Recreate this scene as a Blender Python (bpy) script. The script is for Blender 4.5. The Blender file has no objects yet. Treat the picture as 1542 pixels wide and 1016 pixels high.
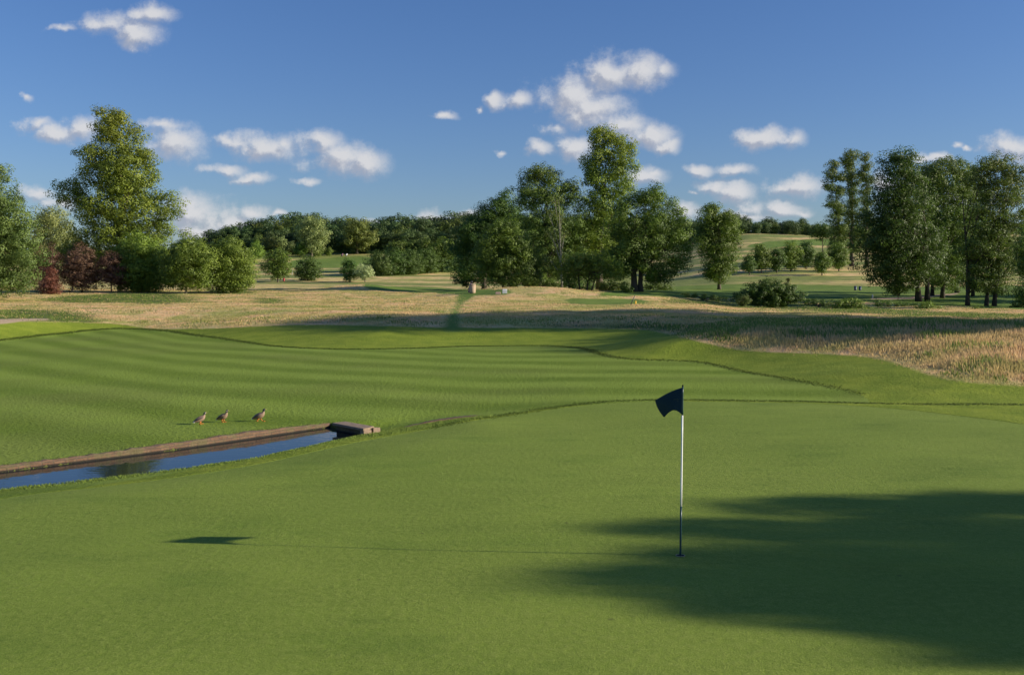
import bpy, math, random
import numpy as np
random.seed(7)
RG = np.random.default_rng(11)
scene = bpy.context.scene
COL = scene.collection
HC = 3.44; F = 1500.0; CX = 771.0; CY = 508.0
PITCH = math.atan(83 / 1500.0)
cp, sp = math.cos(PITCH), math.sin(PITCH)
SUN_EL = math.radians(17.5)
SUN_H = np.array([0.994, -0.108])           # horizontal direction towards the sun
SUN_H = SUN_H / np.linalg.norm(SUN_H)
TANE = math.tan(SUN_EL)

# ------------------------------------------------------------------ photograph <-> world
def ray(px, py):
    a = (np.asarray(px, float) - CX) / F; b = (CY - np.asarray(py, float)) / F
    return a, cp + b * sp, b * cp - sp      # x, y, z components
def at(px, py, Y):
    x, y, z = ray(px, py); t = Y / y
    return np.array([x * t, Y, HC + z * t])
def proj(x, y, z):
    dz = z - HC; fwd = y * cp - dz * sp; up = y * sp + dz * cp
    fwd = np.where(np.abs(fwd) < 1e-3, 1e-3, fwd)
    return CX + F * x / fwd, CY - F * up / fwd
def plane(px, py, z=0.0):
    x, y, dz = ray(px, py); t = (z - HC) / dz
    return x * t, y * t

def smooth(a, b, v):
    t = np.clip((v - a) / (b - a), 0, 1); return t * t * (3 - 2 * t)

def sdist(poly, x, y):
    """signed distance to a closed polygon, positive inside"""
    P = np.asarray(poly, float); n = len(P)
    d = np.full(x.shape, 1e18); ins = np.zeros(x.shape, bool)
    for i in range(n):
        ax, ay = P[i]; bx, by = P[(i + 1) % n]
        ex, ey = bx - ax, by - ay; L = ex * ex + ey * ey + 1e-12
        t = np.clip(((x - ax) * ex + (y - ay) * ey) / L, 0, 1)
        d = np.minimum(d, (x - ax - t * ex) ** 2 + (y - ay - t * ey) ** 2)
        c = (ay > y) != (by > y)
        xi = ax + (y - ay) / (ey if abs(ey) > 1e-12 else 1e-12) * ex
        ins ^= c & (x < xi)
    return np.where(ins, 1, -1) * np.sqrt(d)

def spline(pts, k=6):
    P = np.asarray(pts, float); out = []
    for i in range(len(P) - 1):
        p0 = P[max(i - 1, 0)]; p1 = P[i]; p2 = P[i + 1]; p3 = P[min(i + 2, len(P) - 1)]
        for j in range(k):
            t = j / k
            out.append(0.5 * ((2 * p1) + (-p0 + p2) * t + (2 * p0 - 5 * p1 + 4 * p2 - p3) * t * t + (-p0 + 3 * p1 - 3 * p2 + p3) * t ** 3))
    out.append(P[-1]); return np.array(out)

# ------------------------------------------------------------------ outlines
def wl(pts, z=0.0): return [plane(a, b, z) for a, b in pts]
# putting green (z about 0)
G_EDGE = spline(wl([(-260, 800), (0, 742), (120, 727), (250, 712), (380, 691), (470, 671), (548, 655), (640, 641), (740, 629), (850, 613), (940, 606), (1040, 604),
                    (1150, 605), (1260, 609), (1360, 616), (1450, 626), (1542, 638), (1700, 665)]), 5)
GREEN = list(map(tuple, G_EDGE)) + [(24, 16), (24, -12), (-24, -12), (-24, 6)]
# collar / cut line on the far side of the green
C_EDGE = spline(wl([(640, 640), (740, 628), (850, 611), (940, 604), (1040, 602), (1200, 604), (1310, 606), (1450, 607), (1542, 608), (1700, 610)]), 5)
# far edge of the striped fairway
F_EDGE = spline(wl([(-300, 530), (-100, 522), (0, 513), (100, 504), (200, 499), (330, 510), (450, 522), (600, 523), (740, 519), (860, 522), (930, 539), (1050, 544),
                    (1120, 557), (1200, 573), (1275, 587), (1308, 599), (1302, 606)]), 6)
FAIR = list(map(tuple, F_EDGE)) + [plane(1200, 604), plane(1040, 602), plane(850, 611), plane(640, 641), (-3, 24), (-9, 15), (-22, 2), (-60, 2)]
RISE = list(map(tuple, F_EDGE)) + [plane(1500, 606), plane(1800, 610), (60, -60), (-90, -60), (-90, 30)]
# pond
WZ = -0.24
P_FAR = [plane(-420, 768, WZ), plane(0, 711, WZ), plane(250, 679, WZ), plane(498, 643, WZ)]
P_NEAR = [plane(548, 655, WZ), plane(380, 691, WZ), plane(200, 715, WZ), plane(0, 737, WZ), plane(-420, 806, WZ)]
POND = P_FAR + P_NEAR

def prof(tab):
    Zs = np.linspace(0, 3000, 6001); v = np.interp(Zs, [a for a, b in tab], [b for a, b in tab])
    out = v.copy()
    for w, lo in ((8, 60), (24, 170)):
        k = np.hanning(w * 2 + 3); k /= k.sum(); s = np.convolve(np.pad(out, w + 1, mode='edge'), k, 'valid')
        out = np.where(Zs > lo, s, out)
    return Zs, out
LP = prof([(0, 0), (60, 0), (140, 1.2), (200, 1.15), (240, 2.5), (350, 9.4), (420, 15.5), (520, 19), (900, 22), (3000, 10)])
RP = prof([(0, 0), (50, 0), (105, -0.15), (112, -0.45), (128, 0.05), (150, .9), (200, 1.5), (215, 2.6), (230, 4), (250, 5.5), (320, 11), (400, 20.5), (450, 24), (600, 25), (3000, 10)])
_ph = RG.random(24) * 6.28; _an = RG.random(24) * 6.28
def lump(x, y, scale, seed=0):
    v = 0
    for i in range(5):
        a = _an[(i + seed) % 24]; f = (1 + .55 * i) / scale
        v = v + math.pow(.72, i) * np.sin(6.28 * f * (x * math.cos(a) + y * math.sin(a)) + _ph[(i * 3 + seed) % 24] + 1.3 * np.sin(3.1 * f * (x * math.sin(a) - y * math.cos(a)) + _ph[(i + 7 + seed) % 24]))
    return v / 3.0

def H(x, y, pond=True):
    x = np.asarray(x, float); y = np.asarray(y, float)
    Y = np.clip(y, 0.0, 2999)
    px = np.where(y > 4, CX + F * x / np.maximum(y, 4), np.where(x > 0, 3000, -3000))
    w = smooth(960, 1130, px)
    w = np.where(y < 4, 0.5, w)
    z = np.interp(Y, *LP) * (1 - w) + np.interp(Y, *RP) * w
    d = -sdist(RISE, x, y)
    z = z + np.where(d > 0, 1.0 * smooth(0, 14, d), 0)
    for mx, my, mz, a, rx, ry in ((970, 513, 0.5, .36, 7.5, 3.8), (1200, 556, .4, .30, 7, 3.0), (1420, 520, .5, .55, 14, 7),
                                  (40, 492, .6, .8, 16, 9), (820, 432, 1.5, .0, 10, 9)):
        gx, gy = plane(mx, my, mz)
        z = z + a * np.exp(-((x - gx) / rx) ** 2 - ((y - gy) / ry) ** 2) * smooth(-1, 4, d)
    # grassy hump before the middle trees
    z = z + 1.05 * np.exp(-((x - 2.4) / 8.5) ** 2 - ((y - 118) / 12) ** 2)
    z = z + .8 * np.exp(-((x + 22) / 6) ** 2 - ((y - 150) / 10) ** 2)
    g = sdist(GREEN, x, y)
    out = smooth(0.0, 2.2, -g)
    side = smooth(4.5, -2.0, x)
    z = z - out * (0.05 + 0.055 * side) * smooth(70, 45, Y)
    pd = -sdist(POND, x, y)
    z = z - 0.16 * smooth(3.2, 0.1, pd) * smooth(-0.6, 0.4, _nearness(x, y))
    z = z + lump(x, y, 17, 3) * .05 * smooth(0, 3, -g) + lump(x, y, 9, 5) * .018
    z = z + lump(x, y, 42, 8) * .16 * smooth(55, 110, Y) + lump(x, y, 130, 1) * 1.0 * smooth(220, 420, Y)
    z = z + lump(x, y, 6, 9) * .07 * smooth(2, 14, d)
    if pond:
        p = sdist(POND, x, y)
        # near bank slopes down to the water, far bank is a sheer cut behind the wall
        z = np.where(p > -0.20, z + (WZ + .0 - z) * smooth(-0.20, 0.02, p) * smooth(-0.2, 0.1, _nearness(x, y)), z)
        z = np.where(p > 0.0, np.minimum(z, WZ + .02 - .6 * smooth(0, .25, p)), z)
    return z
_fa = np.array(P_FAR[0]); _fb = np.array(P_FAR[-1]); _fd = (_fb - _fa) / np.linalg.norm(_fb - _fa); _fn = np.array([_fd[1], -_fd[0]])
def _nearness(x, y):      # > 0 on the camera side of the pond's middle line
    return (x - _fa[0]) * _fn[0] + (y - _fa[1]) * _fn[1] - .75
def g2w(px, py, lo=6.0, hi=900.0):
    x, y, z = ray(px, py)
    T = np.geomspace(lo, hi, 5000)
    X = x * T / y; Z = HC + z * T / y
    h = H(X, T, pond=False)
    k = np.nonzero(Z < h)[0]
    i = k[0] if len(k) else len(T) - 1
    return float(X[i]), float(T[i]), float(h[i])
def wpoly(pts, k=3):
    return [g2w(a, b)[:2] for a, b in spline(pts, k)]

MEADOW = wpoly([(-150, 480), (-60, 482), (0, 484), (100, 485), (180, 488), (235, 495), (330, 494), (450, 489), (540, 490), (620, 492), (700, 493), (850, 494), (960, 496), (1000, 501),
                (1060, 515), (1130, 528), (1250, 533), (1330, 541), (1390, 560), (1440, 573), (1542, 581), (1750, 592)], 4) + [(120, 60), (400, 260), (1200, 1200), (0, 2400), (-1200, 1200), (-300, 260), (-80, 90)]
MOWN = [wpoly([(670, 500), (672, 478), (687, 458), (686, 447), (700, 440), (718, 443), (704, 452), (694, 463), (693, 478), (694, 500)], 2),
        wpoly([(545, 430), (640, 432), (700, 435), (768, 437), (762, 444), (700, 444), (640, 441), (560, 437)], 2),
        wpoly([(850, 452), (862, 449), (900, 450), (968, 451), (972, 457), (905, 459), (862, 458)], 2),
        wpoly([(925, 437), (1040, 430), (1160, 428), (1300, 430), (1420, 432), (1600, 430), (1650, 458), (1540, 466), (1400, 460), (1250, 452), (1100, 449), (1000, 447), (900, 446)], 2),
        wpoly([(436, 402), (440, 392), (480, 390), (520, 387), (560, 387), (600, 390), (600, 398), (540, 401), (480, 404)], 2),
        wpoly([(496, 381), (500, 374), (583, 371), (640, 371), (640, 377), (560, 382)], 2),
        wpoly([(1120, 372), (1150, 365), (1230, 360), (1320, 362), (1320, 370), (1220, 369), (1150, 375)], 2)]
SAND = [wpoly([(-120, 482), (0, 480.5), (40, 479.5), (72, 479.5), (70, 482), (30, 484), (0, 488), (-120, 494)], 2),
        wpoly([(1310, 449.5), (1360, 447.5), (1400, 445), (1440, 441), (1441, 443), (1400, 448), (1360, 450.5), (1312, 451)], 2)]
LUSH = [wpoly([(60, 450), (120, 445), (200, 441), (270, 444), (292, 454), (240, 458), (160, 456), (90, 456)], 2),
        wpoly([(-60, 470), (30, 466), (110, 470), (150, 478), (140, 486), (60, 484), (-60, 483)], 2),
        wpoly([(315, 437), (375, 437), (378, 442), (320, 443)], 2),
        wpoly([(385, 449), (420, 450), (422, 456), (392, 457)], 2),
        wpoly([(1000, 497), (1060, 496), (1120, 503), (1135, 520), (1080, 517), (1020, 503)], 2),
        wpoly([(1180, 501), (1300, 500), (1420, 503), (1400, 510), (1260, 508), (1190, 507)], 2),
        wpoly([(1010, 449), (1110, 452), (1230, 458), (1350, 466), (1540, 474), (1540, 480), (1330, 474), (1180, 466), (1080, 460), (1000, 455)], 2),
        wpoly([(820, 490), (1100, 486), (1100, 478), (1400, 480), (1600, 495), (1600, 499), (1200, 496), (1080, 500), (960, 496)], 2)]

# ------------------------------------------------------------------ object helpers
def link(o, parent=None):
    COL.objects.link(o)
    if parent is not None: o.parent = parent
    return o
def tag(o, label=None, cat=None, group=None, kind=None):
    if label: o['label'] = label
    if cat: o['category'] = cat
    if group: o['group'] = group
    if kind: o['kind'] = kind
    return o
def empty(name, loc, label, cat, group=None, rz=0.0):
    o = bpy.data.objects.new(name, None); o.empty_display_size = .2; link(o)
    o.location = loc; o.rotation_euler = (0, 0, rz)
    return tag(o, label, cat, group)
def mesh_np(name, V, Fs, mats, smooth_=False, attrs=None, parent=None, solid=None):
    """V (n,3); Fs (m,k) array of equal faces or a list of faces"""
    me = bpy.data.meshes.new(name)
    V = np.asarray(V, np.float32)
    if isinstance(Fs, np.ndarray):
        m, k = Fs.shape
        me.vertices.add(len(V)); me.vertices.foreach_set('co', V.ravel())
        me.loops.add(m * k); me.loops.foreach_set('vertex_index', Fs.astype(np.int32).ravel())
        me.polygons.add(m); me.polygons.foreach_set('loop_start', (np.arange(m) * k).astype(np.int32))
        me.update(calc_edges=True)
    else:
        me.from_pydata([tuple(map(float, v)) for v in V], [], [tuple(map(int, f)) for f in Fs]); me.update()
    if smooth_: me.polygons.foreach_set('use_smooth', np.ones(len(me.polygons), bool))
    for nm, arr in (attrs or {}).items():
        a = me.attributes.new(nm, 'FLOAT', 'POINT'); a.data.foreach_set('value', np.asarray(arr, np.float32))
    for m_ in (mats if isinstance(mats, (list, tuple)) else [mats]): me.materials.append(m_)
    o = bpy.data.objects.new(name, me); link(o, parent)
    return o

class MB:
    def __init__(s): s.v = []; s.f = []
    def add(s, V, Fs):
        n = len(s.v); s.v += [tuple(map(float, p)) for p in V]; s.f += [tuple(int(i) + n for i in f) for f in Fs]
    def tube(s, pts, rad, n=8, cap=True):
        pts = [np.array(p, float) for p in pts]; rings = []
        ref = np.array([0.31, 0.95, 0.12])
        for i, p in enumerate(pts):
            d = pts[min(i + 1, len(pts) - 1)] - pts[max(i - 1, 0)]; d /= (np.linalg.norm(d) + 1e-9)
            a = np.cross(d, ref); a /= (np.linalg.norm(a) + 1e-9); b = np.cross(d, a)
            r = rad[i]; ra, rb = (r if hasattr(r, '__len__') else (r, r))
            rings.append([p + a * math.cos(t) * ra + b * math.sin(t) * rb for t in (2 * math.pi * j / n for j in range(n))])
        V = [q for r in rings for q in r]; Fs = []
        for i in range(len(rings) - 1):
            for j in range(n):
                Fs.append((i * n + j, i * n + (j + 1) % n, (i + 1) * n + (j + 1) % n, (i + 1) * n + j))
        if cap: Fs.append(tuple(range(n))[::-1]); Fs.append(tuple((len(rings) - 1) * n + j for j in range(n)))
        s.add(V, Fs)
    def rings(s, R, cap=True):
        n = len(R[0]); V = [q for r in R for q in r]; Fs = []
        for i in range(len(R) - 1):
            for j in range(n): Fs.append((i * n + j, i * n + (j + 1) % n, (i + 1) * n + (j + 1) % n, (i + 1) * n + j))
        if cap: Fs.append(tuple(range(n))[::-1]); Fs.append(tuple((len(R) - 1) * n + j for j in range(n)))
        s.add(V, Fs)
    def build(s, name, mat, parent=None, smooth_=True, bevel=0):
        o = mesh_np(name, s.v, s.f, mat, smooth_, parent=parent)
        if bevel:
            b = o.modifiers.new('bevel', 'BEVEL'); b.width = bevel; b.segments = 2; b.limit_method = 'ANGLE'
        return o

# ------------------------------------------------------------------ materials
def newmat(name):
    m = bpy.data.materials.new(name); m.use_nodes = True; nt = m.node_tree
    b = nt.nodes['Principled BSDF']; return m, nt, b
def N(nt, t, **kw):
    n = nt.nodes.new(t)
    for k, v in kw.items(): setattr(n, k, v)
    return n
def L(nt, a, b): nt.links.new(a, b)
def math_(nt, op, a, b=None, c=None, clamp=False):
    n = nt.nodes.new('ShaderNodeMath'); n.operation = op; n.use_clamp = clamp
    for i, v in enumerate((a, b, c)):
        if v is None: continue
        if isinstance(v, (int, float)): n.inputs[i].default_value = v
        else: nt.links.new(v, n.inputs[i])
    return n.outputs[0]
def noise(nt, vec, scale, detail=4, rough=.55, dist=0.0):
    n = nt.nodes.new('ShaderNodeTexNoise'); n.inputs['Scale'].default_value = scale; n.inputs['Detail'].default_value = detail
    n.inputs['Roughness'].default_value = rough; n.inputs['Distortion'].default_value = dist
    if vec is not None: nt.links.new(vec, n.inputs['Vector'])
    return n.outputs['Fac']
def remap(nt, v, a, b, c=0.0, d=1.0, sm=True):
    n = nt.nodes.new('ShaderNodeMapRange'); n.interpolation_type = 'SMOOTHSTEP' if sm else 'LINEAR'
    nt.links.new(v, n.inputs['Value'])
    for k, x in zip(('From Min', 'From Max', 'To Min', 'To Max'), (a, b, c, d)): n.inputs[k].default_value = x
    return n.outputs[0]
def mixc(nt, fac, a, b, mode='MIX'):
    n = nt.nodes.new('ShaderNodeMix'); n.data_type = 'RGBA'; n.blend_type = mode
    if isinstance(fac, (int, float)): n.inputs[0].default_value = fac
    else: nt.links.new(fac, n.inputs[0])
    for i, v in ((6, a), (7, b)):
        if isinstance(v, (tuple, list)): n.inputs[i].default_value = (*v[:3], 1)
        else: nt.links.new(v, n.inputs[i])
    return n.outputs[2]
def attr(nt, name):
    n = nt.nodes.new('ShaderNodeAttribute'); n.attribute_name = name; return n.outputs['Fac']
def combxyz(nt, vec, sx, sy, sz):
    n = nt.nodes.new('ShaderNodeVectorMath'); n.operation = 'MULTIPLY'; nt.links.new(vec, n.inputs[0]); n.inputs[1].default_value = (sx, sy, sz)
    return n.outputs[0]
def bump(nt, h, strength, dist, normal=None):
    n = nt.nodes.new('ShaderNodeBump'); n.inputs['Strength'].default_value = strength; n.inputs['Distance'].default_value = dist
    nt.links.new(h, n.inputs['Height'])
    if normal is not None: nt.links.new(normal, n.inputs['Normal'])
    return n.outputs[0]

def simple(name, col, rough=.6, metal=0, var=.15, scale=20, bstr=.1, coat=0):
    m, nt, b = newmat(name); g = N(nt, 'ShaderNodeTexCoord').outputs['Object']
    n1 = noise(nt, g, scale, 5)
    c = mixc(nt, n1, tuple(x * (1 - var) for x in col), tuple(min(1, x * (1 + var)) for x in col))
    L(nt, c, b.inputs['Base Color']); b.inputs['Roughness'].default_value = rough; b.inputs['Metallic'].default_value = metal
    if bstr: L(nt, bump(nt, n1, bstr, .01), b.inputs['Normal'])
    return m

def meadow_colour(nt, P):
    mid = noise(nt, P, .9, 4)
    stretch = noise(nt, combxyz(nt, P, .05, .10, .05), 1.6, 6, .62, .5)
    c = mixc(nt, remap(nt, stretch, .38, .60), (0.705, 0.513, 0.213), (0.406, 0.399, 0.110))
    c = mixc(nt, remap(nt, noise(nt, P, .30, 4), .46, .66), c, (0.793, 0.522, 0.269))
    c = mixc(nt, math_(nt, 'MULTIPLY', remap(nt, noise(nt, combxyz(nt, P, .6, 1, 1), 1.1, 4, .7), .48, .70), .7), c, (0.299, 0.310, 0.079))
    return mixc(nt, math_(nt, 'MULTIPLY', remap(nt, mid, .5, .75), .5), c, (0.880, 0.674, 0.353)), stretch
def ground_material():
    m, nt, b = newmat('turf_and_meadow')
    P = N(nt, 'ShaderNodeNewGeometry').outputs['Position']
    big = noise(nt, P, .12, 3); mid = noise(nt, P, .9, 4); fine = noise(nt, P, 9, 5, .65); tiny = noise(nt, P, 55, 5, .8)
    pat = noise(nt, combxyz(nt, P, .35, .8, 1), .9, 5, .6, .6)
    # putting surface
    gcol = mixc(nt, remap(nt, pat, .35, .68), (0.141, 0.212, 0.024), (0.176, 0.257, 0.030))
    gcol = mixc(nt, remap(nt, fine, .35, .75), gcol, (0.197, 0.265, 0.041))
    gcol = mixc(nt, math_(nt, 'MULTIPLY', remap(nt, tiny, .50, .68), .75), gcol, (0.305, 0.354, 0.082))
    gcol = mixc(nt, math_(nt, 'MULTIPLY', remap(nt, tiny, .48, .32), .7), gcol, (0.063, 0.087, 0.016))
    gcol = mixc(nt, math_(nt, 'MULTIPLY', remap(nt, noise(nt, P, 22, 3, .6), .60, .72), .35), gcol, (0.075, 0.113, 0.021))
    gcol = mixc(nt, remap(nt, noise(nt, combxyz(nt, P, .10, .16, 1), 1.0, 3, .5), .35, .65), gcol, mixc(nt, 1.0, gcol, (1.16, 1.11, 1.18), 'MULTIPLY'))
    gcol = mixc(nt, remap(nt, noise(nt, combxyz(nt, P, .5, .9, 1), .8, 4, .6), .52, .70), gcol, mixc(nt, 1.0, gcol, (.82, .87, .82), 'MULTIPLY'))
    vo = N(nt, 'ShaderNodeTexVoronoi'); L(nt, P, vo.inputs['Vector']); vo.inputs['Scale'].default_value = 1.1; vo.inputs['Randomness'].default_value = 1.0
    gcol = mixc(nt, math_(nt, 'MULTIPLY', remap(nt, math_(nt, 'ADD', vo.outputs['Distance'], math_(nt, 'MULTIPLY', tiny, .05)), .075, .055), .55), gcol, (0.080, 0.087, 0.024))
    # fairway with mown stripes
    st = math_(nt, 'SINE', math_(nt, 'MULTIPLY', math_(nt, 'ADD', attr(nt, 'stripe'), math_(nt, 'MULTIPLY', math_(nt, 'SUBTRACT', mid, .5), .12)), 6.2832))
    st = remap(nt, st, -1.0, 1.0)
    st = math_(nt, 'ADD', .5, math_(nt, 'MULTIPLY', math_(nt, 'SUBTRACT', st, .5), remap(nt, noise(nt, P, .22, 3), .3, .62, .35, 1.0)))
    fcol = mixc(nt, st, (0.120, 0.186, 0.011), (0.226, 0.308, 0.041))
    fcol = mixc(nt, remap(nt, fine, .4, .8), fcol, (0.210, 0.295, 0.043))
    fcol = mixc(nt, math_(nt, 'MULTIPLY', remap(nt, big, .45, .7), .35), fcol, (0.167, 0.181, 0.045))
    # rough
    rcol = mixc(nt, remap(nt, mid, .3, .7), (0.156, 0.224, 0.015), (0.239, 0.296, 0.026))
    rcol = mixc(nt, remap(nt, fine, .45, .75), rcol, (0.263, 0.314, 0.039))
    rcol = mixc(nt, math_(nt, 'MULTIPLY', remap(nt, tiny, .5, .3), .4), rcol, (0.057, 0.093, 0.011))
    # meadow
    mcol, stretch = meadow_colour(nt, P)
    mcol = mixc(nt, math_(nt, 'MULTIPLY', remap(nt, attr(nt, 'sd_meadow'), 70, 150), remap(nt, noise(nt, combxyz(nt, P, .012, .05, 0), 1.4, 4), .40, .54)), mcol, (0.215, 0.255, 0.068))
    lcol = mixc(nt, remap(nt, mid, .3, .7), (0.062, 0.105, 0.025), (0.13, 0.16, 0.045))
    scol = mixc(nt, fine, (0.36, 0.27, 0.17), (0.48, 0.37, 0.25))
    mown = mixc(nt, remap(nt, stretch, .4, .65), (0.135, 0.215, 0.034), (0.19, 0.26, 0.05))
    dcol = mixc(nt, fine, (0.05, 0.045, 0.02), (0.09, 0.07, 0.035))
    jit = math_(nt, 'MULTIPLY', math_(nt, 'SUBTRACT', fine, .5), .35)
    def m_(name, soft=.05, add=None):
        v = attr(nt, name)
        if add is not None: v = math_(nt, 'ADD', v, add)
        return remap(nt, v, -soft, soft)
    jb = math_(nt, 'MULTIPLY', math_(nt, 'SUBTRACT', mid, .5), 5.0)
    c = rcol
    c = mixc(nt, m_('sd_fair', .05, math_(nt, 'MULTIPLY', jit, .25)), c, fcol)
    c = mixc(nt, m_('sd_green', .04, math_(nt, 'MULTIPLY', jit, .25)), c, gcol)
    c = mixc(nt, m_('sd_meadow', .25, math_(nt, 'MULTIPLY', jit, 3)), c, mcol)
    c = mixc(nt, math_(nt, 'MULTIPLY', m_('sd_lush', 1.2, jb), m_('sd_meadow', .25)), c, lcol)
    c = mixc(nt, m_('sd_mown', .4, math_(nt, 'MULTIPLY', jit, 3)), c, mown)
    c = mixc(nt, m_('sd_sand', .15, math_(nt, 'MULTIPLY', jit, 1)), c, scol)
    c = mixc(nt, m_('sd_pond', .08, math_(nt, 'MULTIPLY', jit, .5)), c, dcol)
    L(nt, c, b.inputs['Base Color']); b.inputs['Roughness'].default_value = .9
    b.inputs['Specular IOR Level'].default_value = .15
    
    onm = m_('sd_green', .04)
    hh = math_(nt, 'ADD', math_(nt, 'MULTIPLY', tiny, .02), math_(nt, 'MULTIPLY', fine, remap(nt, attr(nt, 'sd_green'), -.05, .05, .14, .035)))
    L(nt, bump(nt, hh, .8, .5), b.inputs['Normal'])
    return m

def foliage(name, dark, light, trans=.24, tcol=None, rough=.55, yellow=None, hay=False, up=0.0):
    m = bpy.data.materials.new(name); m.use_nodes = True; nt = m.node_tree; nt.nodes.clear()
    out = N(nt, 'ShaderNodeOutputMaterial')
    v = attr(nt, 'tint'); P = N(nt, 'ShaderNodeNewGeometry').outputs['Position']
    rnd = N(nt, 'ShaderNodeObjectInfo').outputs['Random']
    c = mixc(nt, v, dark, light)
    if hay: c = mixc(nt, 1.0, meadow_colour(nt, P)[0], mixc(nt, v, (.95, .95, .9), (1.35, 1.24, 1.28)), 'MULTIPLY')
    if not hay: c = mixc(nt, math_(nt, 'MULTIPLY', remap(nt, noise(nt, P, .35, 3), .35, .7), .5), c, light)
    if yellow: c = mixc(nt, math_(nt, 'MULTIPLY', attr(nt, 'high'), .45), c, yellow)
    hs = N(nt, 'ShaderNodeHueSaturation'); L(nt, c, hs.inputs['Color'])
    L(nt, remap(nt, rnd, 0, 1, .485, .51, False), hs.inputs['Hue']); L(nt, remap(nt, rnd, 0, 1, .85, 1.15, False), hs.inputs['Value'])
    d = N(nt, 'ShaderNodeBsdfPrincipled'); L(nt, hs.outputs[0], d.inputs['Base Color']); d.inputs['Roughness'].default_value = rough
    d.inputs['Specular IOR Level'].default_value = .35
    if up:
        gn = N(nt, 'ShaderNodeNewGeometry').outputs['Normal']
        v1 = N(nt, 'ShaderNodeVectorMath', operation='SCALE'); L(nt, gn, v1.inputs[0]); v1.inputs['Scale'].default_value = 1 - up
        v2 = N(nt, 'ShaderNodeVectorMath', operation='ADD'); L(nt, v1.outputs[0], v2.inputs[0]); v2.inputs[1].default_value = (0, 0, up)
        v3 = N(nt, 'ShaderNodeVectorMath', operation='NORMALIZE'); L(nt, v2.outputs[0], v3.inputs[0]); L(nt, v3.outputs[0], d.inputs['Normal'])
    t = N(nt, 'ShaderNodeBsdfTranslucent')
    L(nt, mixc(nt, .5, hs.outputs[0], tcol or tuple(min(1, x * 1.8) for x in light)), t.inputs['Color'])
    mx = N(nt, 'ShaderNodeMixShader'); mx.inputs[0].default_value = trans
    L(nt, d.outputs[0], mx.inputs[1]); L(nt, t.outputs[0], mx.inputs[2]); L(nt, mx.outputs[0], out.inputs[0])
    return m

def bark(name, a, b_):
    m, nt, b = newmat(name); g = N(nt, 'ShaderNodeTexCoord').outputs['Object']
    n1 = noise(nt, combxyz(nt, g, 6, 6, 1.2), 1.5, 6, .7)
    L(nt, mixc(nt, n1, a, b_), b.inputs['Base Color']); b.inputs['Roughness'].default_value = .9
    L(nt, bump(nt, n1, .8, .06), b.inputs['Normal']); return m

M = {}
M['ground'] = ground_material()
M['leaf_mid'] = foliage('leaves_mid_green', (0.038, 0.072, 0.010), (0.152, 0.235, 0.028))
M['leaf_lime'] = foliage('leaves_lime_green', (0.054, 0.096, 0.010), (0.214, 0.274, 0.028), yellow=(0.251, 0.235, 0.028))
M['leaf_dark'] = foliage('leaves_dark_green', (0.027, 0.059, 0.010), (0.100, 0.175, 0.026), trans=.25)
M['leaf_silver'] = foliage('leaves_silver_green', (0.044, 0.082, 0.015), (0.160, 0.220, 0.048))
M['leaf_willow'] = foliage('leaves_willow', (0.101, 0.145, 0.044), (0.310, 0.371, 0.118))
M['leaf_purple'] = foliage('leaves_copper', (0.048, 0.026, 0.019), (0.189, 0.104, 0.062), tcol=(.20, .09, .05))
M['leaf_red'] = foliage('leaves_copper_red', (0.069, 0.029, 0.017), (0.252, 0.104, 0.051), tcol=(.25, .09, .05))
M['leaf_fresh'] = foliage('leaves_fresh_green', (0.049, 0.099, 0.010), (0.204, 0.303, 0.037))
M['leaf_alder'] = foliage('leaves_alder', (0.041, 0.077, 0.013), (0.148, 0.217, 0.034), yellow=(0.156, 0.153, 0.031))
M['leaf_olive'] = foliage('leaves_olive', (0.057, 0.087, 0.015), (0.204, 0.225, 0.045))
M['leaf_grey'] = foliage('leaves_grey_green', (0.144, 0.188, 0.072), (0.428, 0.489, 0.210))
M['leaf_far'] = foliage('leaves_far_wood', (0.029, 0.061, 0.018), (0.108, 0.172, 0.045), trans=.2)
M['bark'] = bark('bark_brown', (0.055, 0.042, 0.03), (0.16, 0.13, 0.095))
M['bark_pale'] = bark('bark_pale', (0.19, 0.18, 0.13), (0.36, 0.35, 0.27))
M['bark_dark'] = bark('bark_dark', (0.03, 0.025, 0.018), (0.085, 0.068, 0.05))
M['hay'] = foliage('tall_grass_blades', (0.55, 0.4, 0.17), (0.95, 0.72, 0.38), trans=.4, tcol=(.55, .42, .2), hay=True, up=.62)
M['fringe'] = foliage('fringe_grass_shade_dark', (0.05, 0.08, 0.010), (0.11, 0.155, 0.02), trans=.2, up=.6)  # longer edge grass, coloured dark to stand in for shade between its stems
M['tuft'] = foliage('green_grass_blades', (0.06, 0.10, 0.014), (0.22, 0.29, 0.05), trans=.3, up=.55)

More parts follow.
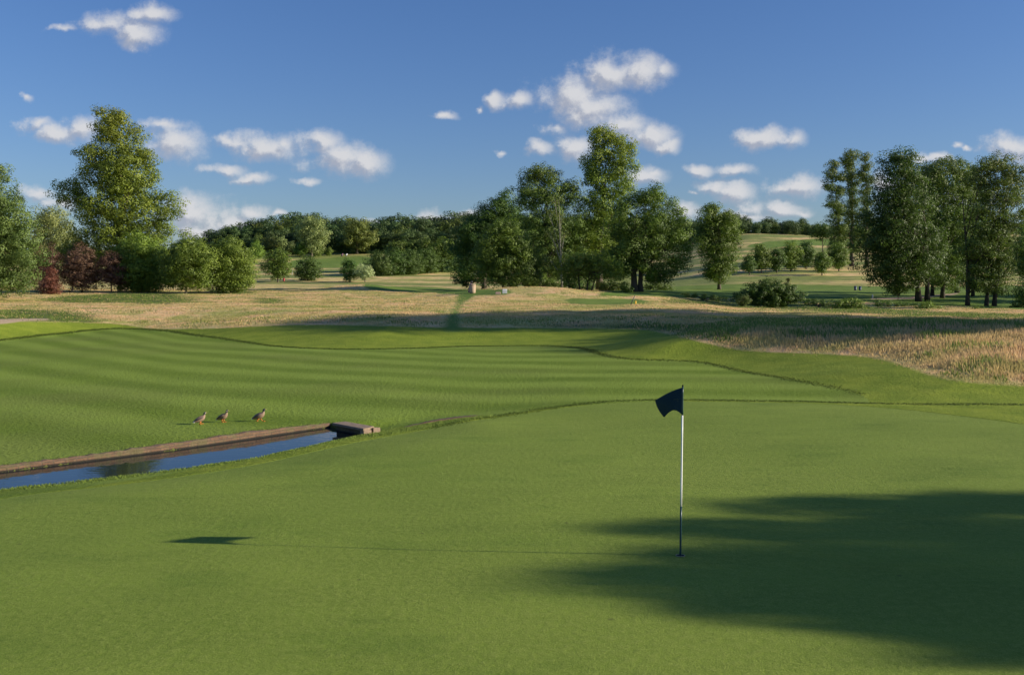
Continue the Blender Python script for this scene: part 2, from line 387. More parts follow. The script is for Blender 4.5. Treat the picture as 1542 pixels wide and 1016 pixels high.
# ------------------------------------------------------------------ the ground
def build_ground():
    fine = np.radians(np.arange(-34, 34.001, .115)); coarse = np.radians(np.arange(36, 324.1, 3.0))
    th = np.concatenate([fine, coarse]); nt_ = len(th)
    r = [1.2]
    while r[-1] < 2600:
        q = r[-1]
        if q < 7: d = .35
        elif q < 17: d = .16
        elif q < 31: d = .10
        elif q < 150: d = max(.22, .009 * q)
        elif q < 500: d = .014 * q
        else: d = .05 * q
        r.append(q + d)
    r = np.array(r); nr = len(r)
    R, T = np.meshgrid(r, th, indexing='ij')
    X = (R * np.sin(T)).ravel(); Y = (R * np.cos(T)).ravel()
    Z = H(X, Y)
    V = np.column_stack([X, Y, Z])
    i = np.arange(nr - 1)[:, None] * nt_; j = np.arange(nt_)[None, :]; j2 = (j + 1) % nt_
    Fq = np.stack([i + j, i + nt_ + j, i + nt_ + j2, i + j2], -1).reshape(-1, 4)[:, ::-1]
    px, py = proj(X, Y, np.zeros_like(X))
    g = np.interp(px, [-800, 0, 135, 270, 500, 736, 1000, 1300, 2000], [-90, 0, 20, 38, 52, 63, 66, 69, 72])
    c = np.maximum(py - g + 40, 440)
    stripe = (5160.0 / (c - 425)) / 5.6 + .04 * lump(X, Y, 30, 5)
    sg = sdist(GREEN, X, Y); sf = sdist(FAIR, X, Y); sm_ = sdist(MEADOW, X, Y)
    far = np.maximum.reduce([sdist(p, X, Y) for p in MOWN]); sand = np.maximum.reduce([sdist(p, X, Y) for p in SAND]); lush = np.maximum.reduce([sdist(p, X, Y) for p in LUSH])
    pond = sdist(POND, X, Y)
    at_ = dict(stripe=stripe, sd_green=sg, sd_fair=sf, sd_meadow=sm_, sd_mown=far, sd_sand=sand, sd_lush=lush, sd_pond=pond)
    full = bpy.data.meshes.new('tmp'); full.vertices.add(len(V)); full.vertices.foreach_set('co', V.astype(np.float32).ravel())
    full.loops.add(len(Fq) * 4); full.loops.foreach_set('vertex_index', Fq.astype(np.int32).ravel()); full.polygons.add(len(Fq))
    full.polygons.foreach_set('loop_start', (np.arange(len(Fq)) * 4).astype(np.int32)); full.update(calc_edges=True)
    nrm = np.empty(len(V) * 3, np.float32); full.vertex_normals.foreach_get('vector', nrm); nrm = nrm.reshape(-1, 3)
    bpy.data.meshes.remove(full)
    fc = lambda a: a[Fq].mean(1)
    cls = np.zeros(len(Fq), int)
    cls[fc(sm_) > 0] = 3; cls[fc(sf) > 0] = 1; cls[fc(sg) > 0] = 2
    cls[(fc(far) > 0)] = 4; cls[fc(sand) > 0] = 5; cls[(fc(pond) > 0)] = 6
    names = {0: 'rough', 1: 'fairway', 2: 'putting_green', 3: 'meadow', 4: 'mown_grass', 5: 'path', 6: 'pond_bed'}
    for k, nm in names.items():
        f = Fq[cls == k]
        if not len(f): continue
        used, inv = np.unique(f, return_inverse=True)
        o = mesh_np(nm, V[used], inv.reshape(-1, 4), M['ground'], True, {a: b[used] for a, b in at_.items()})
        o.data.normals_split_custom_set_from_vertices([tuple(v) for v in nrm[used].tolist()])
        tag(o, kind='structure')
build_ground()

# ------------------------------------------------------------------ blades of grass
def blades(name, X, Y, h, wd, lean, mat, tint, kinds='stuff', label=None, cat=None, n=1, spread=.15, sink=.03):
    k = len(X)
    X = np.repeat(X, n) + RG.normal(0, 1, k * n) * np.repeat(spread, n) if np.ndim(spread) else np.repeat(X, n) + RG.normal(0, spread, k * n)
    Y = np.repeat(Y, n) + RG.normal(0, 1, k * n) * (np.repeat(spread, n) if np.ndim(spread) else spread)
    Z = H(X, Y) - sink; m = k * n
    hh = np.repeat(h, n) * RG.uniform(.6, 1.15, m); ww = np.repeat(wd, n) * RG.uniform(.6, 1.3, m) / 2
    a = RG.uniform(0, 6.283, m); lx = np.cos(a) * lean * hh * RG.uniform(0, 1, m) - .10 * hh; ly = np.sin(a) * lean * hh * RG.uniform(0, 1, m)
    b = RG.uniform(-1.0, 1.0, m); dx = np.cos(b); dy = np.sin(b)
    p0 = np.column_stack([X - dx * ww * .6, Y - dy * ww * .6, Z]); p1 = np.column_stack([X + dx * ww * .6, Y + dy * ww * .6, Z])
    mx, my = X + lx * .45, Y + ly * .45
    p2 = np.column_stack([mx + dx * ww, my + dy * ww, Z + hh * .62]); p3 = np.column_stack([mx - dx * ww, my - dy * ww, Z + hh * .62])
    p4 = np.column_stack([X + lx, Y + ly, Z + hh])
    V = np.stack([p0, p1, p2, p3, p4], 1).reshape(-1, 3)
    i = np.arange(m)[:, None] * 5
    F1 = np.concatenate([i + np.array([[0, 1, 2]]), i + np.array([[0, 2, 3]]), i + np.array([[3, 2, 4]])])
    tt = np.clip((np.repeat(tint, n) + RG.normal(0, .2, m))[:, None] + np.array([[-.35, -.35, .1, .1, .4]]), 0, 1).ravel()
    o = mesh_np(name, V, F1, mat, False, {'tint': tt})
    return tag(o, label, cat, kind=kinds)

def meadow_grass():
    N_ = 150000
    px = RG.uniform(-120, 1680, N_); Y = np.exp(RG.uniform(math.log(27), math.log(185), N_))
    X = (px - CX) / F * Y
    ok = (sdist(MEADOW, X, Y) > .1) & (np.maximum.reduce([sdist(p, X, Y) for p in MOWN + SAND]) < -.15)
    X, Y = X[ok], Y[ok]
    lush = np.maximum.reduce([sdist(p, X, Y) for p in LUSH]) + lump(X, Y, 6, 4) * 2.0
    pl = lump(X, Y, 14, 2) + .7 * lump(X, Y, 5, 6)
    isl = ((lush > 0) & (RG.random(len(X)) < .72)) | (pl > .38) & (RG.random(len(X)) < .45)
    edge = smooth(0, 2.0, sdist(MEADOW, X, Y))
    h = (.085 + .27 * edge * smooth(80, 34, Y) * .8) * (1 + .3 * lump(X, Y, 4, 1)); w = .004 + .0006 * Y
    t = np.clip(.5 + .35 * lump(X, Y, 8, 7), 0, 1)
    a = ~isl
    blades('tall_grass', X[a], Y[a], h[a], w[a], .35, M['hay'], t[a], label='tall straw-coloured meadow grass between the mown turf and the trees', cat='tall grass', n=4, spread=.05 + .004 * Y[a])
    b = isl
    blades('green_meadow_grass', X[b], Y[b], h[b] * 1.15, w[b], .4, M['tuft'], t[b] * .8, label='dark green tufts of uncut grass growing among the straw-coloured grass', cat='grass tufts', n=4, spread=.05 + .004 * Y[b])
meadow_grass()

def along(poly, n, jitter, off=0.0):
    P = np.asarray(poly); d = np.r_[0, np.cumsum(np.hypot(*np.diff(P, axis=0).T))]; s = RG.uniform(0, d[-1], n)
    x = np.interp(s, d, P[:, 0]); y = np.interp(s, d, P[:, 1])
    return x + RG.normal(0, jitter, n), y + RG.normal(0, jitter, n) + off
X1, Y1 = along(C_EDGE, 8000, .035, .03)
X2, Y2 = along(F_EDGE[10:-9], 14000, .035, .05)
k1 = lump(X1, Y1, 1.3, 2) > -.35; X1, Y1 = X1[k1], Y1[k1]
blades('shade_toned_fringe', np.r_[X1, X2], np.r_[Y1, Y2], np.r_[np.full(len(X1), .035) , .02 + .0006 * Y2], np.r_[.005 + .0003 * Y1, .004 + .0004 * Y2], .5, M['fringe'],
       np.full(len(X1) + len(X2), .12), label='unmown grass fringe, its dark colour painting the shade line along the edges of the putting green and the striped fairway', cat='grass fringe', sink=.01)
pn = np.array(P_NEAR)[:, :]
X3, Y3 = along(pn[:4], 8000, .07, -.10)
k3 = lump(X3, Y3, .9, 2) > -.1; X3, Y3 = X3[k3], Y3[k3]
X4, Y4 = along([plane(560, 650, -.08), plane(580, 645, -.05), plane(605, 641, -.05), plane(640, 640, -.05)], 2600, .16, .05)
X6, Y6 = along([plane(600, 639, -.02), plane(640, 635, -.02), plane(680, 632, -.02), plane(730, 629, -.02)], 2600, .07, .10)
X4, Y4 = np.r_[X4, X6], np.r_[Y4, Y6]
X5, Y5 = along([plane(-40, 702, -.05), plane(200, 673, -.05), plane(400, 645, -.05), plane(500, 632, -.05)], 4200, .05, .10)
k5 = lump(X5, Y5, .8, 6) > -.2; X5, Y5 = X5[k5], Y5[k5]
blades('bank_grass', np.r_[X3, X4, X5], np.r_[Y3, Y4, Y5], np.r_[np.full(len(X3), .045), np.full(len(X4), .06), np.full(len(X5), .045)], np.full(len(X3) + len(X4) + len(X5), .012), .7, M['tuft'],
       np.full(len(X3) + len(X4) + len(X5), 1.0), label='ragged light green grass along the banks of the water channel', cat='bank grass', sink=.01)

# ------------------------------------------------------------------ water channel, wall, culvert
def water():
    m, nt, b = newmat('channel_water'); g = N(nt, 'ShaderNodeNewGeometry').outputs['Position']
    b.inputs['Base Color'].default_value = (0.010, 0.018, 0.022, 1); b.inputs['Roughness'].default_value = .03; b.inputs['IOR'].default_value = 1.33
    b.inputs['Specular IOR Level'].default_value = .5
    L(nt, bump(nt, noise(nt, combxyz(nt, g, 2.0, 4.0, 1), 1.6, 3), .035, .05), b.inputs['Normal'])
    far = [np.array(p) for p in P_FAR]; near = [np.array(p) for p in P_NEAR]
    c = sum(far + near) / len(far + near)
    pts = [p + (p - c) / np.linalg.norm(p - c) * .12 for p in far + near]
    o = mesh_np('water', [(p[0], p[1], WZ) for p in pts], [tuple(range(len(pts)))[::-1]], m)
    tag(o, kind='structure')
water()
def brick_mat():
    m, nt, b = newmat('old_brick'); g = N(nt, 'ShaderNodeTexCoord').outputs['UV']
    br = N(nt, 'ShaderNodeTexBrick'); L(nt, g, br.inputs['Vector']); br.inputs['Scale'].default_value = 1
    br.inputs['Brick Width'].default_value = .225; br.inputs['Row Height'].default_value = .075; br.inputs['Mortar Size'].default_value = .009
    br.inputs['Color1'].default_value = (.21, .11, .06, 1); br.inputs['Color2'].default_value = (.30, .17, .095, 1); br.inputs['Mortar'].default_value = (.13, .10, .07, 1)
    P = N(nt, 'ShaderNodeNewGeometry').outputs['Position']
    n1 = noise(nt, P, 3, 5, .7); n2 = noise(nt, P, 20, 4, .7)
    c = mixc(nt, remap(nt, n1, .46, .62), mixc(nt, .5, br.outputs['Color'], (.05, .035, .022)), (.12, .10, .045))
    sz = N(nt, 'ShaderNodeSeparateXYZ'); L(nt, P, sz.inputs[0])
    c = mixc(nt, math_(nt, 'MULTIPLY', remap(nt, n2, .5, .7), .5), c, (.22, .15, .09))
    c = mixc(nt, remap(nt, math_(nt, 'ADD', sz.outputs['Z'], math_(nt, 'MULTIPLY', n1, .05)), -.16, -.20), c, (.022, .018, .012))
    L(nt, c, b.inputs['Base Color']); b.inputs['Roughness'].default_value = .95
    L(nt, bump(nt, math_(nt, 'ADD', br.outputs['Fac'], n2), .7, .02), b.inputs['Normal']); return m
M['brick'] = brick_mat()
M['stone'] = simple('weathered_stone', (.25, .18, .12), .95, 0, .55, 11, .9)
M['black'] = simple('black_cap_and_hole_shade', (.01, .01, .009), .9)  # black of the pole cap; also painted shade inside the golf hole
def uv_box(o, u):
    me = o.data; uv = me.uv_layers.new(name='UVMap')
    for p in me.polygons:
        nrm = p.normal
        for li in p.loop_indices:
            co = me.vertices[me.loops[li].vertex_index].co
            s = co.x * u[0] + co.y * u[1]
            t = co.z if abs(nrm.z) < .6 else (co.x * -u[1] + co.y * u[0])
            uv.data[li].uv = (s, t)
def channel_wall():
    a = np.array(P_FAR[0]); e = np.array(P_FAR[-1]); Ltot = np.linalg.norm(e - a); n = 60
    d = (e - a) / Ltot; nn = np.array([-d[1], d[0]])       # away from the water
    base = np.array([a[0], a[1], 0]); R_ = []
    pts = spline(P_FAR, 24)
    for i, p in enumerate(pts):
        p = np.array(p); tw = .11; j = RG.normal(0, .007, 4)
        top = float(H(p[0] + nn[0] * .45, p[1] + nn[1] * .45, pond=False)) + .015 + j[0]
        q0 = p - nn * (.03 + j[1]); q1 = p + nn * tw
        R_.append([(q0[0] + nn[0] * .02, q0[1] + nn[1] * .02, WZ - .45), (q0[0], q0[1], top - .03 + j[2]), (q0[0] + nn[0] * .03, q0[1] + nn[1] * .03, top), (q1[0], q1[1], top + j[3] * .5), (q1[0], q1[1], WZ - .45)])
    mb = MB(); mb.rings(R_)
    o = mb.build('brick_wall', M['brick'], smooth_=False); uv_box(o, d)
    tag(o, 'low old brick wall edging the far bank of the narrow water channel', 'low wall')
channel_wall()
def culvert():
    p = lambda a, b, z: np.array([*plane(a, b, z), z])
    t = -.03
    A, B, C_, D = p(500, 636.5, t), p(547, 645, t), p(564, 642, t), p(520, 634, t)   # top slab corners
    root = empty('culvert', (float(A[0]), float(A[1]), WZ), 'grey-brown stone culvert head closing the right end of the water channel', 'culvert')
    def slab(q, z0, z1, jit=.006):
        mb = MB(); r0 = [np.array([a[0], a[1], z0]) - np.array(root.location) for a in q]; r1 = [np.array([a[0], a[1], z1]) - np.array(root.location) + RG.normal(0, jit, 3) for a in q]
        mb.rings([r0, r1]); return mb
    slab([A, B, C_, D], t - .06, t).build('top_slab', M['stone'], root, False, .012)
    u = (B - A) / np.linalg.norm(B - A); w = (D - A) / np.linalg.norm(D - A); Ln = np.linalg.norm(B - A)
    e0 = B - u * .26
    slab([B - u * .17 + w * .02, B - u * .01 + w * .02, B + w * .26 - u * .01, B + w * .26 - u * .17], WZ - .3, t - .062).build('end_block', M['stone'], root, False, .01)
    slab([A + w * .12, B + w * .12 - u * .2, B + w * .3 - u * .2, A + w * .3], WZ - .3, t - .062).build('back_wall', M['brick'], root, False, .01)
    q = B + w * .30
    slab([q + w * .0 - u * .14, q + u * .02, q + w * .2 + u * .02, q + w * .2 - u * .14], WZ - .3, t - .02).build('corner_stone', M['stone'], root, False, .012)
culvert()
def soil_lip():
    pts = spline([plane(603, 639.5, -.05), plane(640, 635.5, -.05), plane(680, 632.5, -.05), plane(722, 630.0, -.05)], 12); R_ = []
    for i, p in enumerate(pts):
        k = math.sin(math.pi * min(1, max(0, (i + .8) / (len(pts) + .6)))) ** .5; z0 = float(H(*p, pond=False))
        hgt = .065 * k + RG.normal(0, .008)
        R_.append([(p[0], p[1] - .10, z0 - .1), (p[0] + RG.normal(0, .01), p[1] - .05, z0 + hgt * .75), (p[0], p[1] + .02, z0 + hgt), (p[0], p[1] + .30, z0 + hgt * .7), (p[0], p[1] + .5, z0 - .1)])
    mb = MB(); mb.rings(R_)
    o = mb.build('earth_bank', M['earth'], smooth_=True)
    tag(o, 'bare reddish-brown earth lip between the fairway and the edge of the green', 'earth bank')
M['earth'] = simple('bare_earth', (.12, .075, .04), .95, 0, .7, 22, 1.0)
soil_lip()

# ------------------------------------------------------------------ trees
def leaf_cloud(lobes, leaf, cover, rs, squash=.8, droop=0.0, core=.5, seed=None, ymul=1.0):
    rg = np.random.default_rng(seed if seed is not None else RG.integers(1 << 30))
    P = []; Nn = []; T = []
    lobes = np.array(lobes, float); lobes[:, 3] *= 1.17; leaf = leaf * .68; zlo, zhi = lobes[:, 2].min(), (lobes[:, 2] + lobes[:, 3]).max(); ctr = lobes[:, :3].mean(0)
    for cx, cy, cz, r in lobes:
        ns = max(4, int(3.3 * (r / rs) ** 2 + 3))
        d = rg.normal(size=(ns, 3)); d /= np.linalg.norm(d, axis=1)[:, None]
        rad = r * np.where(rg.random(ns) < .85, rg.uniform(.70, 1.12, ns), rg.uniform(.1, .7, ns))
        S = d * rad[:, None] * np.array([1, 1, squash]) + np.array([cx, cy, cz])
        for s, dd in zip(S, d):
            k = rs * rg.uniform(.45, 1.2)
            n = max(5, int(cover * 5.2 * k * k / (leaf * leaf)))
            o = rg.normal(size=(n, 3)); o /= np.linalg.norm(o, axis=1)[:, None]
            rr = k * rg.uniform(.35, 1.0, n) ** .5
            q = o * rr[:, None] * np.array([1.1, 1.1, .72])
            q[:, 2] -= droop * rg.random(n) * k
            P.append(s + q)
            nn = o * 1.0 + dd * .55 + np.array([0, 0, .25]) + rg.normal(0, .24, (n, 3)); Nn.append(nn)
            T.append(np.clip(rg.uniform(0, 1) + rg.normal(0, .16, n), 0, 1))
    P = np.concatenate(P); Nn = np.concatenate(Nn); T = np.concatenate(T)
    if ymul != 1.0: P[:, 1] = ctr[1] + (P[:, 1] - ctr[1]) * ymul
    Nn /= np.linalg.norm(Nn, axis=1)[:, None]
    n = len(P); a = np.cross(Nn, rg.normal(size=(n, 3))); a /= np.linalg.norm(a, axis=1)[:, None]; b = np.cross(Nn, a)
    s = leaf * rg.uniform(.55, 1.25, n)[:, None] * .5
    bend = Nn * s * rg.uniform(-.5, .1, n)[:, None]
    V = np.stack([P - a * s * 1.15, P - b * s * .62 + bend, P + a * s * 1.15, P + b * s * .62 + bend], 1).reshape(-1, 3)
    i = np.arange(n)[:, None] * 4
    Fq = np.concatenate([i + np.array([[0, 1, 2]]), i + np.array([[0, 2, 3]])])
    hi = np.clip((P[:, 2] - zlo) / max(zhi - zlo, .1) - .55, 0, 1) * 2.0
    return V, Fq, np.repeat(T, 4), np.repeat(hi, 4)

def limbs(mb, base, lobes, tr, seed, lean=(0, 0), nl=9, top=.78, n=9, rough=True):
    rg = random.Random(seed)
    Lb = np.asarray(lobes); zt = base[2] + (Lb[:, 2].max() - base[2]) * top
    hi = Lb[Lb[:, 2] > base[2] + (Lb[:, 2].max() - base[2]) * .6]
    tx, ty = (hi[:, 0].mean(), hi[:, 1].mean()) if len(hi) else (base[0], base[1])
    tx = base[0] + (tx - base[0]) * .6 + lean[0]; ty = base[1] + (ty - base[1]) * .6 + lean[1]
    K = 9; path = []; rad = []
    for i in range(K):
        t = i / (K - 1); w = .25 * tr * math.sin(t * 7 + seed)
        path.append((base[0] + (tx - base[0]) * t ** 1.3 + w, base[1] + (ty - base[1]) * t, base[2] - .25 + (zt - base[2] + .25) * t))
        rad.append(tr * (1.35 if i == 0 else (1 - .88 * t)))
    mb.tube(path, rad, n)
    order = sorted(range(len(Lb)), key=lambda i: -Lb[i, 3])[:nl]
    for i in order:
        c = Lb[i]; zz = base[2] + (c[2] - base[2]) * rg.uniform(.45, .68); t = min(.92, max(.12, (zz - base[2]) / (zt - base[2] + 1e-6)))
        k = t * (K - 1); a = int(k); f = k - a; s = np.array(path[a]) * (1 - f) + np.array(path[min(a + 1, K - 1)]) * f
        e = c[:3]; m1 = s + (e - s) * .4 + np.array([0, 0, .10 * np.linalg.norm(e - s) * rg.uniform(.2, 1)]) + np.array([rg.uniform(-1, 1), rg.uniform(-1, 1), 0]) * .15 * c[3]
        r0 = max(.05, tr * (1 - .85 * t) * .6)
        mb.tube([s, m1, e], [r0, r0 * .6, r0 * .2], 6)
        for _ in range(3):
            d = np.array([rg.gauss(0, 1), rg.gauss(0, 1), rg.gauss(.3, .6)]); d /= np.linalg.norm(d)
            mb.tube([m1 + (e - m1) * rg.uniform(0, .8), e + d * c[3] * .8], [r0 * .35, r0 * .08], 4)

def tree(name, label, cat, base_px, Yd, lob, leafm, leaf=.34, cover=1.0, rs=.85, tr=.35, barkm='bark', stems=None, group=None,
         depth=.75, squash=.85, droop=0., nl=9, top=.8, seed=None, extra=True, base_y=None, lean=(0, 0), nb=9, ymul=1.0, rf=1.0):
    seed = seed if seed is not None else int(abs(base_px * 7) + Yd)
    rg = random.Random(seed)
    if base_y is not None: Yd = g2w(base_px, base_y, 60)[1]
    bx = (base_px - CX) / F * Yd; bz = float(H(bx, Yd))
    W = []
    pxs = [l[0] for l in lob]; wid = (max(l[0] + l[2] for l in lob) - min(l[0] - l[2] for l in lob)) / 2 * Yd / F
    for l in lob:
        px, py, r = l[0], l[1], l[2] * rf; R_ = r * Yd / F
        dy = rg.uniform(-.25, .25) * wid * depth
        q = at(px, py, Yd + dy); W.append((q[0], q[1], q[2], R_))
        if extra:
            for sgn in (-1, 1):
                off = sgn * rg.uniform(.55, 1.0) * min(wid * .75, R_ * 1.5) * depth
                axis = (base_px - px) * rg.uniform(.05, .35)
                q = at(px + axis + rg.uniform(-.2, .2) * r, py + rg.uniform(-.1, .25) * r, Yd + off); W.append((q[0], q[1], q[2], R_ * rg.uniform(.65, .85)))
    root = empty(name, (bx, Yd, bz), label, cat, group)
    base = np.array([bx, Yd, bz])
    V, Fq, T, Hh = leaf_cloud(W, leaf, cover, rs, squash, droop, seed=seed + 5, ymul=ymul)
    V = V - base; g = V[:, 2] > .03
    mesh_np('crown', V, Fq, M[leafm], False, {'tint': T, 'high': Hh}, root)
    mb = MB(); Wl = [(w[0] - bx, w[1] - Yd, w[2] - bz, w[3]) for w in W]
    for k, (sx, sy, f) in enumerate(stems or [(0, 0, 1)]):
        b0 = np.array([sx, sy, float(H(bx + sx, Yd + sy)) - bz])
        sub = [w for w in Wl if len(stems or [0]) == 1 or abs(w[0] - sx * 2.2) < wid * .75] or Wl
        limbs(mb, b0, sub, tr * f, seed + k, lean=(lean[0] + sx * .8, lean[1] + sy * .8), nl=nl, top=top)
    mb.build('trunk', M[barkm], root, True)
    return root

def px_lobes(s): return [tuple(map(float, t.split(','))) for t in s.split()]
# ---- left group
tree('tree', 'silvery light green tree cut off by the left edge of the photograph', 'tree', -22, 100, px_lobes('-45,300,48 0,290,26 22,322,26 -10,330,40 -3,262,14 38,352,26 -30,380,55 18,372,34 45,392,24 5,412,30 -50,420,40 30,420,20'), 'leaf_silver', leaf=.26, rs=.75, tr=.35)
tree('willow', 'pale grey-green willow showing between the left edge tree and the tallest left tree', 'willow', 80, 175, px_lobes('75,325,18 90,338,20 62,340,18 80,358,24 100,362,20 60,368,22 82,382,20'), 'leaf_willow', leaf=.4, rs=1.0, droop=.5)
tree('tall_tree', 'tallest broad tree of the left clump with a lumpy pointed green crown', 'tree', 185, 140,
     px_lobes('158,182,15 177,178,10 150,204,15 178,206,18 202,202,11 138,234,18 172,236,22 206,230,15 222,240,10 130,254,12 160,262,28 200,258,24 190,282,26 230,264,12 98,280,13 93,296,10 114,300,12 148,304,28 200,305,28 232,302,12 250,303,14 264,316,11 126,334,20 172,345,32 222,340,26 256,346,15 148,372,22 200,388,30 243,376,20'),
     'leaf_lime', leaf=.36, rs=1.0, tr=.6, rf=1.1, squash=1.08)
tree('small_tree', 'yellow-green bush of small leaves rising behind the copper shrubs', 'tree', 110, 145, px_lobes('112,372,18 95,380,16 130,380,18 112,396,22 150,385,16'), 'leaf_lime', leaf=.3, rs=.7, tr=.15)
cg = 'copper shrubs under the left trees'
tree('copper_shrub', 'dark purple shrub beside the left edge tree, behind the small reddish shrub', 'shrub', 66, 130, px_lobes('68,385,14 56,398,15 78,398,15 62,418,16 82,416,12'), 'leaf_purple', leaf=.24, rs=.5, tr=.1, rf=1.20, group=cg)
tree('copper_shrub', 'small reddish shrub standing in front, lowest of the copper-leaved shrubs', 'shrub', 76, 122, px_lobes('76,410,7 76,422,11 71,434,11 82,433,11'), 'leaf_red', leaf=.22, rs=.4, tr=.08, group=cg)
tree('copper_shrub', 'widest copper-leaved shrub, rounded, in the middle of the purple row', 'shrub', 124, 131, px_lobes('122,384,14 112,400,17 134,398,18 120,418,18 140,418,15 104,416,12'), 'leaf_purple', leaf=.24, rs=.5, tr=.12, rf=1.20, group=cg)
tree('copper_shrub', 'narrow copper-leaved shrub at the right end of the purple row', 'shrub', 168, 131, px_lobes('167,388,10 162,402,13 175,402,11 165,418,14 176,420,11'), 'leaf_purple', leaf=.24, rs=.5, tr=.1, rf=1.20, group=cg)
tree('leafy_tree', 'low leafy green tree below the tallest left tree, right of the copper shrubs', 'tree', 215, 134, px_lobes('205,368,18 222,378,20 192,388,20 210,396,24 235,398,22 200,415,22 225,418,22 188,412,16 205,426,12 232,426,11'), 'leaf_fresh', leaf=.3, rs=.8, tr=.16, rf=1.25)
tree('leafy_tree', 'rounded bright green tree with a short pale trunk, centre of the low clump', 'tree', 281, 130, px_lobes('285,370,16 270,382,18 300,380,18 260,398,18 285,398,24 312,396,18 268,418,17 298,418,18 318,416,12 252,418,11 310,426,8'), 'leaf_fresh', leaf=.3, rs=.8, tr=.14, barkm='bark_pale', rf=1.2)
tree('leafy_tree', 'rounded bright green tree at the right end of the left clump', 'tree', 348, 133, px_lobes('342,374,14 358,384,16 330,388,18 350,400,22 372,396,10 368,414,14 338,416,20 325,412,16 356,422,14 372,424,9 335,426,11'), 'leaf_fresh', leaf=.3, rs=.8, tr=.14, rf=1.25)
# ---- middle group
tree('dark_tree', 'dark tree with dense rounded crown at the left end of the middle clump', 'tree', 728, 176, px_lobes('764,300,12 752,312,14 772,318,15 735,322,16 715,338,16 748,338,20 775,345,20 700,352,16 725,358,22 755,368,24 690,372,14 705,385,20 735,392,24 700,402,16'), 'leaf_dark', leaf=.38, rs=1.1, tr=.4, rf=1.15)
tree('alder', 'tall loose-crowned tree left of the tallest middle tree', 'tree', 822, 158,
     px_lobes('812,258,13 798,266,12 828,268,13 785,284,13 808,284,18 835,290,16 790,304,14 862,280,11 852,296,13 815,312,20 845,318,18 872,300,10 790,330,16 825,342,22 860,340,18 800,362,20 840,372,24 875,365,16 815,395,22 860,400,22'),
     'leaf_alder', leaf=.32, cover=.85, rs=.85, tr=.4, nl=16, rf=1.15)
tree('lime_tree', 'tallest tree of the middle clump with bright yellow-green top', 'tree', 902, 160,
     px_lobes('903,198,10 918,204,10 936,212,12 896,212,9 950,222,10 912,224,15 938,234,16 892,238,14 952,246,10 912,252,20 940,258,15 885,262,11 900,275,18 930,282,20 948,280,10 905,302,22 885,322,20 925,318,20 900,345,24 875,365,20 905,375,22'),
     'leaf_lime', leaf=.38, rs=1.05, tr=.55, squash=1.0)
tree('feathery_tree', 'feathery mid-green tree standing in front at the left of the middle clump', 'tree', 757, 138, px_lobes('765,336,12 752,348,15 774,352,15 740,366,16 765,370,20 788,372,15 728,384,14 750,392,20 778,394,20 802,392,15 722,402,12 742,412,18 768,414,18 795,412,16 812,404,10'), 'leaf_mid', leaf=.28, cover=1.0, rs=.75, tr=.18, barkm='bark', rf=1.15)
tree('bare_tree', 'thin half-bare tree with a pale trunk and few leaves in front of the middle clump', 'tree', 846, 136, px_lobes('836,300,9 828,322,8 845,330,9 828,350,9 850,352,9 836,370,8 852,385,10 828,392,9'), 'leaf_olive', leaf=.24, cover=.4, rs=.55, tr=.16, barkm='bark_pale', nl=24, top=.98, extra=False)
tree('broad_tree', 'broad spreading tree with stout forked trunk at the right of the middle clump', 'tree', 958, 138,
     px_lobes('990,290,12 972,298,14 1004,302,13 952,306,14 935,318,14 1018,318,11 980,318,18 1028,336,10 955,334,20 1000,340,20 930,345,18 975,356,22 1025,356,14 1038,372,9 945,372,22 1005,376,20 1030,388,13 920,385,16 970,392,22 1000,402,16 940,402,16 1022,408,10 985,412,12 915,405,14 1000,420,9'),
     'leaf_mid', leaf=.34, rs=1.0, tr=.5, stems=[(-.4, 0, 1), (.55, .3, .75)], nl=12)
tree('leaning_tree', 'low dark tree on several leaning stems under the middle clump', 'tree', 878, 132, px_lobes('862,392,13 880,388,14 900,392,14 918,398,13 848,404,13 870,406,16 895,408,16 925,412,11 852,420,10 935,400,8'), 'leaf_mid', leaf=.26, cover=.85, rs=.55, tr=.15, stems=[(-1.6, 0, 1), (-.4, .5, .9), (.5, 0, .9), (1.1, .3, .8)], barkm='bark_dark')
tree('oval_tree', 'dense egg-shaped tree standing alone right of the middle clump', 'tree', 1083, 176, px_lobes('1073,314,11 1066,326,14 1092,324,13 1080,338,18 1103,340,13 1062,346,15 1060,366,14 1085,360,22 1108,358,12 1068,384,18 1098,382,18 1078,402,18 1096,402,12 1070,412,10 1085,416,12'), 'leaf_mid', leaf=.38, rs=1.1, tr=.3)
tree('dark_tree', 'dark tree filling the gap behind the thin half-bare tree in the middle clump', 'tree', 800, 182, px_lobes('790,340,18 815,350,20 780,365,20 805,378,24 835,372,20 785,395,20 815,402,22 845,400,18 800,415,16'), 'leaf_dark', leaf=.4, rs=1.1, tr=.35)
tree('dark_tree', 'dark tree behind the leaning stems, between the tallest and the broad middle trees', 'tree', 905, 184, px_lobes('880,345,20 915,340,20 945,350,20 870,370,22 900,375,26 935,378,24 965,372,18 885,402,22 915,405,22 945,402,20'), 'leaf_dark', leaf=.4, rs=1.1, tr=.4)
tree('dark_tree', 'dark tree seen through the see-through tree of the right-hand clump', 'tree', 1440, 150, px_lobes('1420,345,18 1445,340,18 1470,350,18 1430,370,20 1460,375,20 1490,370,16 1440,395,18 1475,398,16'), 'leaf_dark', leaf=.36, rs=.9, tr=.35, cover=.85)
hb = 'undergrowth below the middle trees'
tree('shrub', 'dark undergrowth shrub at the foot of the middle clump, left of the leaning stems', 'shrub', 815, 150, px_lobes('790,426,10 812,424,12 835,427,10 800,434,8 825,435,8'), 'leaf_mid', leaf=.3, rs=.6, tr=.08, group=hb)
